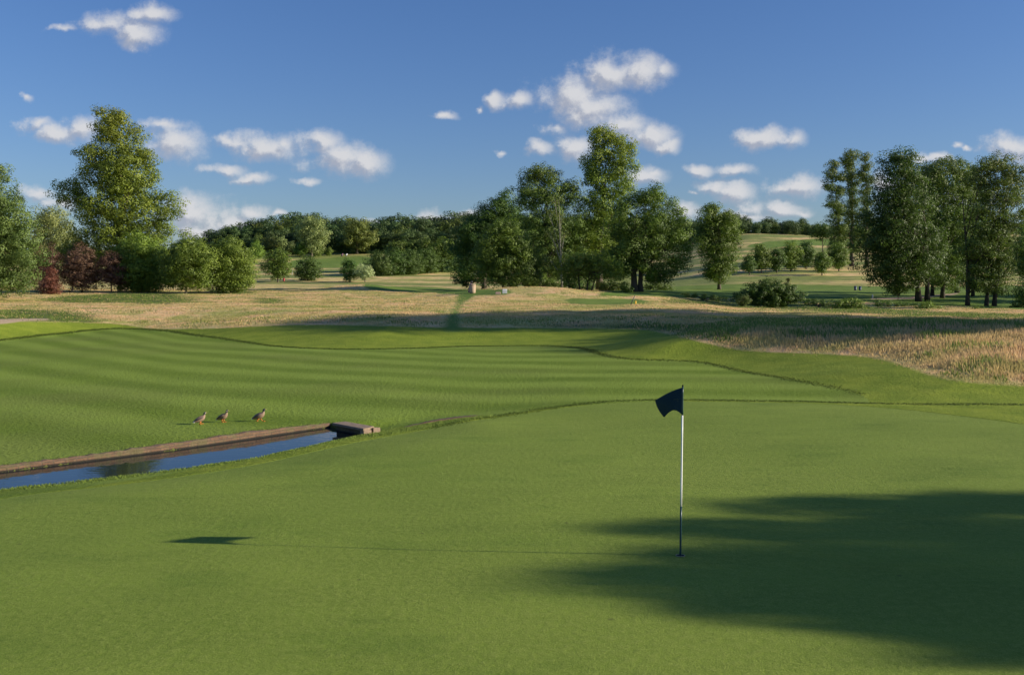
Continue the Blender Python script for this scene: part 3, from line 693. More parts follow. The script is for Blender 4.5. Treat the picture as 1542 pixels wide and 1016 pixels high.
tree('shrub', 'dark undergrowth shrub at the foot of the middle clump, under the dark tree', 'shrub', 705, 190, px_lobes('690,418,10 710,416,12 730,419,10 700,424,8 745,420,8'), 'leaf_dark', leaf=.34, rs=.7, tr=.08, group=hb)
tree('shrub', 'low green shrub between the leaning stems and the stout forked trunk', 'shrub', 920, 150, px_lobes('905,432,8 920,430,9 935,432,8'), 'leaf_mid', leaf=.28, rs=.5, tr=.06, group=hb, rf=1.2)
tree('shrub', 'low green shrub right of the stout forked trunk', 'shrub', 985, 152, px_lobes('975,433,6 990,431,7 1004,434,6'), 'leaf_mid', leaf=.28, rs=.5, tr=.06, group=hb, rf=1.2)
tree('shrub', 'low dark shrub behind the leaning stems of the middle clump', 'shrub', 868, 152, px_lobes('850,430,9 868,428,10 885,431,9'), 'leaf_dark', leaf=.28, rs=.5, tr=.06, group=hb, rf=1.2)
tree('shrub', 'small dark bush close left of the stout forked trunk', 'shrub', 944, 136, px_lobes('940,430,6 947,436,7 940,440,6'), 'leaf_dark', leaf=.22, rs=.35, tr=.06, group=hb)
# ---- small trees in the middle distance, left of the middle clump
tree('round_tree', 'small round tree on a clear trunk, standing alone near the low left clump', 'tree', 419, 238, px_lobes('418,382,9 408,390,11 427,390,11 402,402,10 418,402,14 432,402,9 412,411,9 424,411,9'), 'leaf_mid', leaf=.42, rs=.8, tr=.18, nl=5)
tree('round_tree', 'small dark tree reaching the ground, right of the one on a clear trunk', 'tree', 464, 246, px_lobes('465,392,8 456,400,9 472,400,9 452,410,9 465,408,12 477,410,8 458,416,7 472,416,7'), 'leaf_dark', leaf=.42, rs=.8, tr=.18, nl=4)
tree('round_tree', 'narrow dark tree beside the small grey-leaved tree', 'tree', 527, 238, px_lobes('524,396,7 530,402,9 520,408,9 534,412,8 524,417,7'), 'leaf_dark', leaf=.42, rs=.75, tr=.16, nl=4)
tree('grey_tree', 'small grey-leaved tree at the left end of the trimmed row', 'tree', 550, 236, px_lobes('548,404,8 540,410,7 556,411,7 549,416,6'), 'leaf_grey', leaf=.4, rs=.7, tr=.12, nl=4)
hg = 'row of trees joined like a hedge left of the middle clump'
for i, (x, y, lab) in enumerate([(572, 398, 'first and leftmost tree of the dark hedge-like row'), (594, 397, 'second tree from the left in the dark hedge-like row'), (617, 396, 'third tree from the left in the dark hedge-like row'), (640, 394, 'fourth tree from the left in the dark hedge-like row'), (663, 392, 'fifth tree from the left in the dark hedge-like row'), (686, 390, 'rightmost tree of the dark hedge-like row, touching the middle clump')]):
    tree('row_tree', lab, 'tree', x, 226 + (i % 2) * 4, [(x, y - 8, 9), (x - 8, y, 10), (x + 8, y, 10), (x, y + 6, 11), (x - 4, y + 11, 7), (x + 7, y + 10, 7)], 'leaf_dark', leaf=.42, rs=.95, tr=.2, nl=4, group=hg, rf=1.6, base_y=y + 17 - (x - 572) * .0)
hg2 = 'paler trees rising behind the hedge-like row'
for i, (x, y, lab) in enumerate([(598, 375, 'paler tree behind the hedge-like row, farthest left'), (622, 373, 'paler tree behind the hedge-like row, left of its middle'), (645, 371, 'paler tree behind the hedge-like row, right of its middle'), (668, 370, 'paler tree behind the hedge-like row, farthest right')]):
    tree('row_tree', lab, 'tree', x, 285, [(x, y - 4, 8), (x - 9, y + 1, 8), (x + 9, y + 1, 8), (x, y + 8, 10), (x + 10, y + 9, 7)], 'leaf_mid', leaf=.5, rs=1.0, tr=.2, nl=3, group=hg2, rf=1.3)
# ---- trees before the far wood
fl = [(386, 378, 11, 300, 'leaf_fresh', 'low bright bush close right of the left clump, below the wood'), (404, 370, 12, 330, 'leaf_olive', 'olive tree in front of the wood, above the small round tree'),
      (424, 369, 11, 345, 'leaf_willow', 'pale tree in front of the wood, between the olive tree and the dark one'), (438, 373, 8, 335, 'leaf_willow', 'pale narrow tree in front of the wood, next to the dark cone-shaped one'),
      (452, 375, 9, 325, 'leaf_mid', 'dark cone-shaped tree in front of the wood on the tan slope'), (477, 376, 7.5, 330, 'leaf_mid', 'middle-sized bush-like tree on the tan slope right of the cone-shaped one'), (495, 379, 4.5, 330, 'leaf_mid', 'smallest round tree on the tan slope below the wood')]
for x, y, r, Yd, mt, lab in fl:
    tree('small_tree', lab, 'tree', x, Yd, [(x, y - r * .6, r * .55), (x - r * .5, y, r * .6), (x + r * .5, y, r * .6), (x, y + r * .4, r * .75)], mt, leaf=.5, rs=.9, tr=.16, nl=3, rf=1.25, base_y=y + r * 1.35)
tree('willow', 'large pale willow-like tree standing in front of the far wood', 'tree', 470, 385, px_lobes('466,333,10 480,338,10 455,345,10 470,350,14 485,352,11 460,362,12 478,366,13'), 'leaf_willow', leaf=.7, rs=1.5, tr=.5, droop=.4, nl=4)
tree('oak', 'large olive-coloured round tree standing in front of the far wood', 'tree', 538, 400, px_lobes('530,336,9 545,338,10 520,346,9 537,350,14 555,352,11 525,362,10 545,364,13 563,360,9'), 'leaf_olive', leaf=.7, rs=1.6, tr=.5, nl=4)
# ---- right side
rg_ = 'row of small trees across the right slope'
for x, y, r, Yd, mt, lab in [(1128, 397, 9, 240, 'leaf_dark', 'low dark tree at the left end of the small row on the right slope'), (1146, 387, 15, 232, 'leaf_mid', 'light round tree on a clear trunk near the left of the small row'),
                             (1169, 390, 12, 242, 'leaf_dark', 'dark narrow tree between the first two light ones of the small row'), (1190, 384, 15, 232, 'leaf_fresh', 'tall light cone-shaped tree in the middle of the small row'),
                             (1213, 382, 14, 242, 'leaf_dark', 'dark tree right of the light cone-shaped one in the small row'), (1237, 394, 12, 230, 'leaf_mid', 'lowest light tree of the small row, in front of the dark one'),
                             (1262, 384, 15, 234, 'leaf_mid', 'light tree at the right end of the small row, under the tall poplars')]:
    tree('small_tree', lab, 'tree', x, Yd, [(x, y - r * .9, r * .45), (x - r * .35, y - r * .35, r * .55), (x + r * .4, y - r * .3, r * .55), (x - r * .55, y + r * .35, r * .55), (x + r * .55, y + r * .4, r * .5), (x, y + r * .4, r * .65), (x, y + r * .9, r * .45)], mt, leaf=.4, rs=.8, tr=.16, nl=5, group=rg_, rf=1.25, base_y=y + r * 1.3 + 5)
tree('poplar', 'left column of the tall narrow poplars', 'poplar', 1262, 262, px_lobes('1254,248,8 1250,262,9 1262,268,8 1246,280,9 1258,290,10 1252,305,9 1264,312,10 1256,328,11 1268,340,10 1260,352,12 1262,368,11'), 'leaf_alder', leaf=.42, rs=.95, tr=.5, nl=8, rf=1.08)
tree('poplar', 'middle and tallest column of the tall narrow poplars', 'poplar', 1282, 266, px_lobes('1278,234,8 1288,232,7 1272,244,7 1283,250,10 1275,265,10 1288,272,10 1278,288,11 1288,302,10 1276,316,12 1286,332,12 1278,350,13 1286,368,12'), 'leaf_alder', leaf=.42, rs=.95, tr=.55, nl=8, rf=1.08)
tree('poplar', 'right column of the tall narrow poplars, thinner and lower than the middle one', 'poplar', 1304, 262, px_lobes('1303,236,7 1305,250,8 1298,262,8 1308,272,9 1300,288,10 1308,302,9 1299,318,11 1308,332,10 1300,350,12 1306,366,11'), 'leaf_alder', leaf=.42, rs=.95, tr=.45, nl=8, rf=1.08)
tree('dark_tree', 'dark low tree at the left foot of the tall poplars', 'tree', 1238, 275, px_lobes('1238,344,9 1226,350,7 1250,350,9 1238,356,9'), 'leaf_dark', leaf=.5, rs=.9, tr=.25, nl=4)
tree('big_tree', 'large dark broad tree reaching almost to the grass, left of the right-hand clump', 'tree', 1390, 126,
     px_lobes('1338,240,9 1352,236,10 1366,240,10 1345,256,12 1368,258,12 1330,262,8 1352,276,16 1375,280,16 1335,290,14 1355,300,20 1322,312,15 1378,308,20 1340,326,22 1308,334,12 1365,334,24 1318,352,20 1345,360,24 1380,358,24 1302,368,14 1325,380,20 1358,386,22 1390,382,20 1306,396,14 1332,404,18 1365,408,18 1398,402,16 1312,418,10 1345,424,12 1372,424,10'),
     'leaf_dark', leaf=.32, cover=.85, rs=.75, tr=.36, stems=[(-.5, 0, 1), (.75, .4, .85)], barkm='bark_dark', nl=14, rf=1.38)
tree('big_tree', 'tall see-through tree in the middle of the right-hand clump', 'tree', 1418, 134,
     px_lobes('1405,256,12 1425,250,11 1445,252,11 1395,272,13 1418,272,14 1440,275,14 1460,268,11 1405,292,14 1430,300,15 1452,296,12 1412,318,16 1440,325,16 1462,318,11 1398,262,11 1468,264,11 1476,288,12 1474,316,12 1400,405,14 1448,405,13 1412,422,9 1440,425,10 1405,345,18 1432,350,18 1455,348,14 1415,375,18 1440,380,17 1460,372,12 1425,402,14'),
     'leaf_alder', rf=1.4, leaf=.28, cover=.85, rs=.68, tr=.28, nl=22, barkm='bark_dark')
tree('leafy_tree', 'tree filling the gap between the big dark tree and the see-through tree, right-hand clump', 'tree', 1404, 142, px_lobes('1398,262,13 1385,285,14 1405,300,15 1395,325,17 1412,345,17 1395,370,17 1415,395,16 1392,412,13 1418,420,11'), 'leaf_alder', leaf=.32, cover=.9, rs=.75, tr=.25, rf=1.2, barkm='bark_dark')
tree('leafy_tree', 'tree filling the gap between the see-through tree and the three-stemmed one', 'tree', 1464, 140, px_lobes('1466,258,12 1455,280,13 1472,295,14 1460,320,15 1474,345,15 1456,365,14 1472,390,15 1455,412,13 1474,425,11'), 'leaf_mid', leaf=.32, cover=.85, rs=.75, tr=.22, rf=1.2, barkm='bark_dark')
tree('stemmed_tree', 'airy tree on three spreading stems at the right of the clump', 'tree', 1484, 116,
     px_lobes('1482,250,10 1500,246,11 1520,250,12 1478,268,12 1502,272,13 1525,275,13 1542,262,11 1490,292,12 1515,300,13 1538,296,12 1475,312,12 1500,322,13 1525,328,14 1545,325,12 1470,345,14 1498,350,14 1522,358,14 1478,378,15 1508,384,14 1465,398,12 1490,408,14 1510,412,12 1480,428,12 1530,395,14 1510,430,10 1460,420,10 1455,372,13 1525,375,14'),
     'leaf_alder', rf=1.4, leaf=.26, cover=.8, rs=.62, tr=.27, stems=[(-1.9, .3, .9), (.1, 0, .8), (1.1, .3, .9)], nl=20, barkm='bark_dark')
tree('small_tree', 'light green undergrowth tree among the stems of the right-hand clump', 'tree', 1497, 120, px_lobes('1490,404,10 1502,412,10 1488,424,9 1500,432,8'), 'leaf_fresh', leaf=.26, cover=.6, rs=.5, tr=.1, nl=5)
tree('dark_tree', 'very dark tree at the right edge of the photograph, foliage down to the grass', 'tree', 1552, 100, px_lobes('1558,352,18 1545,372,16 1565,390,25 1540,400,16 1552,425,22 1535,440,14 1550,455,18 1530,465,9 1568,460,20'), 'leaf_dark', leaf=.26, rs=.6, tr=.25)
bg = 'bushes along the ditch on the right'
tree('bush', 'wide dark rounded bush standing alone on the ditch bank', 'bush', 1158, 112, px_lobes('1118,446,11 1130,438,11 1145,434,12 1162,434,13 1180,436,12 1195,442,11 1205,448,8 1140,448,13 1165,449,14 1188,450,11'), 'leaf_dark', leaf=.22, rs=.45, tr=.04, group=bg, cover=1.5, rf=1.1, nl=4)
tree('bush', 'small pale bush in front of the left end of the wide dark bush', 'bush', 1119, 104, px_lobes('1112,452,5 1121,448,5 1127,454,5 1117,458,5'), 'leaf_silver', leaf=.15, rs=.25, tr=.03, group=bg)
tree('bush', 'bright green bush on the ditch bank left of the large dark tree', 'bush', 1282, 99, px_lobes('1258,458,8 1270,456,8 1283,458,9 1296,460,9 1305,466,7 1275,466,8 1290,467,8'), 'leaf_fresh', leaf=.18, rs=.32, tr=.04, group=bg)
tree('bush', 'light green bush on the ditch bank under the large dark tree', 'bush', 1396, 97, px_lobes('1386,464,7 1396,460,8 1407,465,8 1396,470,7 1418,470,6'), 'leaf_fresh', leaf=.18, rs=.32, tr=.04, group=bg)
tree('bush', 'low green bush on the ditch bank below the three-stemmed tree', 'bush', 1470, 96, px_lobes('1452,470,6 1465,466,7 1478,470,7 1492,468,7 1504,472,7 1436,472,5'), 'leaf_mid', leaf=.18, rs=.32, tr=.04, group=bg)
tree('bush', 'small upright bush behind the wide dark bush, at its right end', 'bush', 1186, 122, px_lobes('1186,422,3.5 1186,428,4 1187,434,4'), 'leaf_olive', leaf=.18, rs=.28, tr=.04, group=bg)
tree('bush', 'dark drooping bush at the left foot of the big dark tree', 'bush', 1352, 128, px_lobes('1344,430,7 1356,428,8 1350,438,7 1364,436,6'), 'leaf_dark', leaf=.2, rs=.35, tr=.05, group=bg)
tree('bush', 'dark straggling low bush on the ditch bank, left of the wide dark bush', 'bush', 1060, 122, px_lobes('1030,444,4 1045,444,4.5 1060,446,4.5 1075,448,4.5 1090,449,4.5'), 'leaf_mid', leaf=.2, rs=.3, tr=.03, group=bg)
tree('bush', 'dark low bush in the ditch between the wide dark bush and the bright green one', 'bush', 1232, 108, px_lobes('1212,454,5 1225,454,6 1240,456,5 1252,458,5'), 'leaf_dark', leaf=.2, rs=.3, tr=.03, group=bg)
tree('bush', 'dark low bush in the ditch between the bright green bushes', 'bush', 1345, 108, px_lobes('1322,457,5 1336,459,6 1352,460,6 1366,460,5 1378,461,5'), 'leaf_dark', leaf=.2, rs=.3, tr=.03, group=bg)

# ---- far wood: a few meshes copied
def proto(kind, seed, mt):
    rg = random.Random(seed)
    lob = [(rg.uniform(-3.4, 3.4), rg.uniform(-3, 3), rg.uniform(6.5, 11.5), rg.uniform(2.2, 3.4)) for _ in range(9)] + [(0, 0, 12.2, 2.4), (rg.uniform(-3, 3), -2.5, 4.2, 2.8), (rg.uniform(-3, 3), -2, 3.4, 2.6), (0, 0, 5, 3.2), (-2.2, -1.5, 1.8, 2.1), (2.2, -1.5, 1.6, 2.1), (0, 1.5, 1.6, 2.2)]
    V, Fq, T, Hh = leaf_cloud(lob, .85, 1.0, 1.45, .85, seed=seed)
    root = bpy.data.objects.new('wood_tree', None); link(root)
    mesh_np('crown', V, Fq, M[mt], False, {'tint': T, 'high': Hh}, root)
    mb = MB(); limbs(mb, np.array([0, 0, 0.]), lob, .4, seed, nl=5); mb.build('trunk', M['bark_dark'], root)
    return root
def copy_tree(o):
    c = o.copy(); link(c)
    for ch in o.children:
        d = ch.copy(); link(d, c)
    return c
protos = [proto('w', 40 + i, m) for i, m in enumerate(['leaf_far', 'leaf_far', 'leaf_far', 'leaf_alder', 'leaf_far'])]
used = set()
def plant(px, Yd, top_py, group, label, scale_x=None, kind=None):
    k = kind if kind is not None else random.choice([0, 1, 2, 4, 0, 1, 2, 3])
    o = protos[k]
    if k in used: o = copy_tree(o)
    used.add(k)
    x = (px - CX) / F * Yd; z = float(H(x, Yd)); hgt = at(px, top_py, Yd)[2] - z; s = max(.35, hgt / 14.2)
    o.location = (x, Yd, z - .2); o.scale = (s * random.uniform(.9, 1.25), s * random.uniform(.9, 1.2), s); o.rotation_euler = (0, 0, random.uniform(0, 6.28))
    tag(o, label, 'tree', group)
skyL = ([300, 312, 330, 360, 400, 430, 480, 505, 528, 545, 575, 610, 660, 710, 800, 900, 1050], [362, 350, 341, 333, 329, 323, 323, 331, 326, 331, 325, 325, 324, 320, 325, 327, 328])
for row, (Yd, dy, step) in enumerate([(436, 0, 13.5), (418, 7, 15), (405, 20, 17)]):
    x = 306 + row * 6
    while x < (730 if row == 2 else 1060):
        plant(x + random.uniform(-2, 2), Yd + random.uniform(-4, 4), float(np.interp(x, *skyL)) + dy + random.uniform(-3, 5), 'trees of the wood on the left hill', 'dark tree of the dense wood on the hill behind the middle of the course')
        x += step * random.uniform(.85, 1.15)
skyR = ([1030, 1060, 1100, 1120, 1135, 1150, 1170, 1188, 1205, 1218, 1235, 1250, 1400, 1560], [330, 328, 322, 326, 336, 328, 330, 326, 329, 336, 342, 340, 335, 330])
for row, (Yd, dy, step) in enumerate([(455, 2, 9), (440, 6, 10), (425, 12, 16)]):
    x = 1030 + row * 6
    while x < 1560:
        plant(x + random.uniform(-2, 2), Yd + random.uniform(-3, 3), float(np.interp(x, *skyR)) + dy + random.uniform(-5, 7), 'trees along the top of the right hill', 'dark tree along the top of the tan hill on the right')
        x += step * random.uniform(.85, 1.15)
for k, o in enumerate(protos):
    if k not in used: plant(640, 440, 326, 'trees of the wood on the left hill', 'dark tree of the dense wood on the hill behind the middle of the course', kind=k)

# ---- trees outside the frame on the right whose shadows fall into it
def shade_tree(name, label, pts, x0, leafm='leaf_mid', leaf=.25, rs=.5, seed=1, zz=0.0, tr=.3, cover=1.0):
    """pts: (px, py, radius m, dx) = where on the turf the shadow of a leafy limb falls"""
    W = []
    for p in pts:
        gx, gy = (plane(p[0], p[1], zz) if zz is not None else g2w(p[0], p[1])[:2])
        d = (x0 + (p[3] if len(p) > 3 else 0) - gx) / SUN_H[0]
        gz = float(H(gx, gy)); W.append((gx + SUN_H[0] * d, gy + SUN_H[1] * d, gz + d * TANE, p[2]))
    c = np.array(W); bx, by = x0, float(c[:, 1].mean()); bz = float(H(bx, by))
    root = empty(name, (bx, by, bz), label, 'tree')
    b = np.array([bx, by, bz])
    V, Fq, T, Hh = leaf_cloud(W, leaf, cover, rs, .8, seed=seed)
    mesh_np('crown', V - b, Fq, M[leafm], False, {'tint': T, 'high': Hh}, root)
    mb = MB(); limbs(mb, np.array([0, 0, 0.]), [(w[0] - bx, w[1] - by, w[2] - bz, w[3]) for w in W], tr, seed, nl=14); mb.build('trunk', M['bark'], root)
    return root
near = []
for py, x_tip, r in [(752, 1180, .30), (757, 1080, .16), (790, 960, .38), (800, 1010, .3), (826, 985, .28), (842, 960, .22), (868, 925, .48), (884, 985, .4), (897, 1060, .42), (912, 1140, .4)]:
    for k in range(9):
        t = k / 8; x = x_tip + t * (1750 - x_tip)
        near.append((x + 150 * r - 20, py + t * 18 * (1 if py > 850 else .2) + RG.normal(0, 3 + 6 * t), r * (1 + 1.0 * t) * RG.uniform(.85, 1.15), RG.uniform(-1.2, 1.2)))
for k in range(15):
    x = RG.uniform(1250, 1900); near.append((x, RG.uniform(770, 900) + (x - 1250) * .08, RG.uniform(.45, .75), RG.uniform(-1.5, 1.5)))
for x, y, r in [(1250, 922, .35), (1330, 938, .4), (1420, 946, .45), (1500, 952, .5), (1600, 955, .6), (1420, 985, .2), (1520, 985, .28), (1620, 985, .4)]: near.append((x, y, r, 0))
for x, y, r in [(1150, 768, .2), (1240, 764, .32), (1330, 768, .4), (1420, 766, .45), (1520, 768, .5), (1620, 768, .6), (1180, 812, .25), (1300, 776, .3), (1450, 778, .4)]: near.append((x, y, r, 0))
shade_tree('roadside_tree', 'leafy tree beyond the right edge whose shadow lies across the putting green', near, 34, leaf=.22, rs=.36, seed=3, tr=.35)
# the long band of shade on the meadow
farp = []
def band(x0, x1, top, bot, n, r): 
    for k in range(n):
        x = RG.uniform(x0, x1); t = float(np.interp(x, *top)); b = float(np.interp(x, *bot)); farp.append((x, RG.uniform(t + 1, max(b - 1, t + 1.5)), r * RG.uniform(.8, 1.2), RG.uniform(-3, 3)))
top_ = ([530, 600, 700, 860, 1000, 1100, 1300, 1600, 2000], [478, 474, 473, 467, 465, 468, 478, 489, 498]); bot_ = ([530, 560, 640, 850, 960, 1050, 1090, 1130, 1300, 1600, 2000], [483, 490, 493, 491, 489, 496, 504, 499, 493, 496, 502])
band(545, 1900, top_, bot_, 190, 1.9)
for lo, hi, lab, sd in [(0, 780, 'tallest tree of the row beyond the right edge, shading the far mown path', 21), (780, 1050, 'second tall tree of the row beyond the right edge, shading the meadow', 22), (1050, 1350, 'third tree of the row beyond the right edge, shading the grass before the ditch', 23), (1350, 3000, 'lowest tree of the row beyond the right edge, shading the right end of the meadow', 24)]:
    pts = [p for p in farp if lo <= p[0] < hi]
    if pts: shade_tree('roadside_tree', lab, pts, 64 + (sd - 21) * 3, leaf=.5, rs=1.0, seed=sd, zz=None, tr=.5)
for i, (x, y, s) in enumerate([(84, 112, .8), (84, 124, .85), (92, 136, .9)]):  # unseen trees put in to throw shade on the right-hand clump
    o = copy_tree(protos[i % 3]); o.location = (x, y, float(H(x, y)) - .2); o.scale = (s * 1.05, s * 1.05, s); o.rotation_euler = (0, 0, i * 1.3)
    tag(o, 'dark tree beyond the right edge, added unseen to shade the right-hand clump', 'tree', 'trees beyond the right edge')

# ------------------------------------------------------------------ flagstick and cup
hx, hy = plane(1024.5, 838, 0.0); hz = float(H(hx, hy))
M['pole_dark'] = simple('pole_dark_teal', (.010, .045, .055), .35, var=.1)
M['pole_white'] = simple('pole_white', (.86, .86, .83), .4, var=.02, bstr=0)
def flag_cloth():
    m = bpy.data.materials.new('navy_flag_cloth'); m.use_nodes = True; nt = m.node_tree; b = nt.nodes['Principled BSDF']
    g = N(nt, 'ShaderNodeTexCoord').outputs['Object']; n1 = noise(nt, g, 250, 3)
    L(nt, mixc(nt, n1, (.008, .030, .058), (.014, .046, .088)), b.inputs['Base Color']); b.inputs['Roughness'].default_value = .85
    out = nt.nodes['Material Output']; t = N(nt, 'ShaderNodeBsdfTranslucent'); t.inputs['Color'].default_value = (.015, .07, .12, 1)
    mx = N(nt, 'ShaderNodeMixShader'); mx.inputs[0].default_value = .4; L(nt, b.outputs[0], mx.inputs[1]); L(nt, t.outputs[0], mx.inputs[2]); L(nt, mx.outputs[0], out.inputs[0]); return m
M['flag'] = flag_cloth()
fs = empty('flagstick', (hx, hy, hz), 'white golf flagstick with dark lower end and navy flag, standing in the hole', 'golf flag')
pxm = hy / F       # metres per photo pixel at the hole
def zpx(py): return float(at(1024, py, hy)[2]) - hz
ztop = zpx(581); zl = zpx(762); zf = zpx(625)
lx = .010
def colx(z): return lx * z / 2.1
def cyl(z0, z1, r0, r1, n=16, steps=4):
    mb = MB(); mb.tube([(colx(z0 + (z1 - z0) * i / steps), 0, z0 + (z1 - z0) * i / steps) for i in range(steps + 1)], [(r0 + (r1 - r0) * i / steps) * 1.2 for i in range(steps + 1)], n); return mb
cyl(-.10, zl, .0105, .0105).build('lower_pole', M['pole_dark'], fs)
cyl(zl + .0005, zf, .0100, .0090).build('white_pole', M['pole_white'], fs)
cyl(zf + .0005, ztop - .004, .0092, .0085).build('upper_pole', M['pole_dark'], fs)
mb = MB(); mb.tube([(colx(ztop), 0, ztop - .004), (colx(ztop), 0, ztop + .010), (colx(ztop), 0, ztop + .016)], [.0095, .0095, .003], 12); mb.build('pole_cap', M['black'], fs)
def flag():
    ns, nt_ = 30, 22; V = []; 
    for i in range(ns + 1):
        s = i / ns
        for j in range(nt_ + 1):
            t = j / nt_
            tpx, tpy = 1027.6 - 41.2 * s, 583.2 + 19.5 * s - 2.0 * math.sin(math.pi * s)
            bpx = 1027.6 - 28.2 * s; bpy = 624.5 + 3.2 * s - 8.5 * math.sin(math.pi * min(1, s * 1.05)) ** 1.0
            ex = (1 - s) * 0 + s * (-2.0 * math.sin(math.pi * t))
            px = tpx + (bpx - tpx) * t + ex; py = tpy + (bpy - tpy) * t
            dep = .38 * s - .06 * math.sin(s * 3.1) * (1 - .5 * t) + .03 * math.sin(s * 6.0 + t * 1.5) * s
            q = at(px, py, hy + dep); V.append((q[0] - hx, q[1] - hy, q[2] - hz))
    Fs = [(i * (nt_ + 1) + j, i * (nt_ + 1) + j + 1, (i + 1) * (nt_ + 1) + j + 1, (i + 1) * (nt_ + 1) + j) for i in range(ns) for j in range(nt_)]
    o = mesh_np('flag', V, Fs, M['flag'], True, parent=fs); sol = o.modifiers.new('thick', 'SOLIDIFY'); sol.thickness = .0018; sol.offset = 0
    # small faint stitched crest near the pole
    idx = lambda s, t: np.array(V[int(round(s * ns)) * (nt_ + 1) + int(round(t * nt_))])
    mb = MB()
    for s0, s1, t0, t1 in [(.08, .12, .42, .40), (.15, .19, .46, .40), (.19, .23, .40, .47), (.25, .29, .44, .44), (.31, .35, .42, .47), (.17, .22, .52, .52)]:
        def P_(s, t):
            fi, fj = s * ns, t * nt_; i, j = int(fi), int(fj); a, b = fi - i, fj - j
            g = lambda i, j: np.array(V[i * (nt_ + 1) + j]); return (g(i, j) * (1 - a) + g(i + 1, j) * a) * (1 - b) + (g(i, j + 1) * (1 - a) + g(i + 1, j + 1) * a) * b + np.array([0, -.0025, 0])
        mb.tube([P_(s0, t0), P_(s1, t1)], [.0016, .0016], 5)
    mb.build('crest', M['crest'], o)
M['crest'] = simple('pale_gold_thread', (.10, .12, .06), .6)
flag()
hole = empty('golf_hole', (hx, hy, hz), 'small round golf hole at the foot of the flagstick, a black disc for its shaded inside, with a pale rim', 'golf hole')
def ring(r0, r1, z0, z1, name, mat, n=40):
    mb = MB(); prof_ = [(r0, z0), (r0, z1), (r1, z1), (r1, z0)]
    V = [(r * math.cos(a), r * math.sin(a), z) for (r, z) in prof_ for a in (2 * math.pi * k / n for k in range(n))]
    Fs = [(p * n + k, p * n + (k + 1) % n, ((p + 1) % 4) * n + (k + 1) % n, ((p + 1) % 4) * n + k) for p in range(4) for k in range(n)]
    mb.add(V, Fs); return mb.build(name, mat, hole)
ring(.054, .060, .002, .010, 'rim', simple('hole_rim', (.22, .25, .15), .6))
mb = MB(); n = 40; V = [(.0538 * math.cos(6.2832 * k / n), .0538 * math.sin(6.2832 * k / n), .006) for k in range(n)]; mb.add(V, [tuple(range(n))]); mb.build('cup_shade_disc', M['black'], hole, False)  # flat black disc above the turf paints the shade inside the hole

# ------------------------------------------------------------------ ducks
M['duck_brown'] = None
def duck_mat():
    m, nt, b = newmat('duck_plumage'); g = N(nt, 'ShaderNodeTexCoord').outputs['Object']
    sx = N(nt, 'ShaderNodeSeparateXYZ'); L(nt, g, sx.inputs[0])
    n1 = noise(nt, combxyz(nt, g, 30, 60, 45), 1.4, 4, .7)
    c = mixc(nt, n1, (.12, .075, .045), (.33, .22, .15))                       # brown flanks
    c = mixc(nt, remap(nt, math_(nt, 'ADD', sx.outputs['X'], math_(nt, 'MULTIPLY', sx.outputs['Z'], .2)), .07, .125), c, (.27, .18, .115))   # chest
    c = mixc(nt, remap(nt, sx.outputs['X'], -.16, -.19), c, (.60, .58, .52))  # pale tail
    c = mixc(nt, remap(nt, sx.outputs['Z'], .245, .258), c, (.035, .045, .040))  # dark head
    L(nt, c, b.inputs['Base Color']); b.inputs['Roughness'].default_value = .7; return m
M['duck'] = duck_mat(); M['duck_wing'] = simple('duck_wing_feathers', (.10, .075, .06), .7, 0, .5, 60, .3); M['orange'] = simple('orange_legs', (.72, .20, .03), .5); M['beak'] = simple('yellow_bill', (.50, .40, .12), .5); M['tailw'] = simple('pale_tail_feathers', (.72, .70, .66), .7); M['pale'] = simple('pale_cheek', (.55, .48, .38), .7)
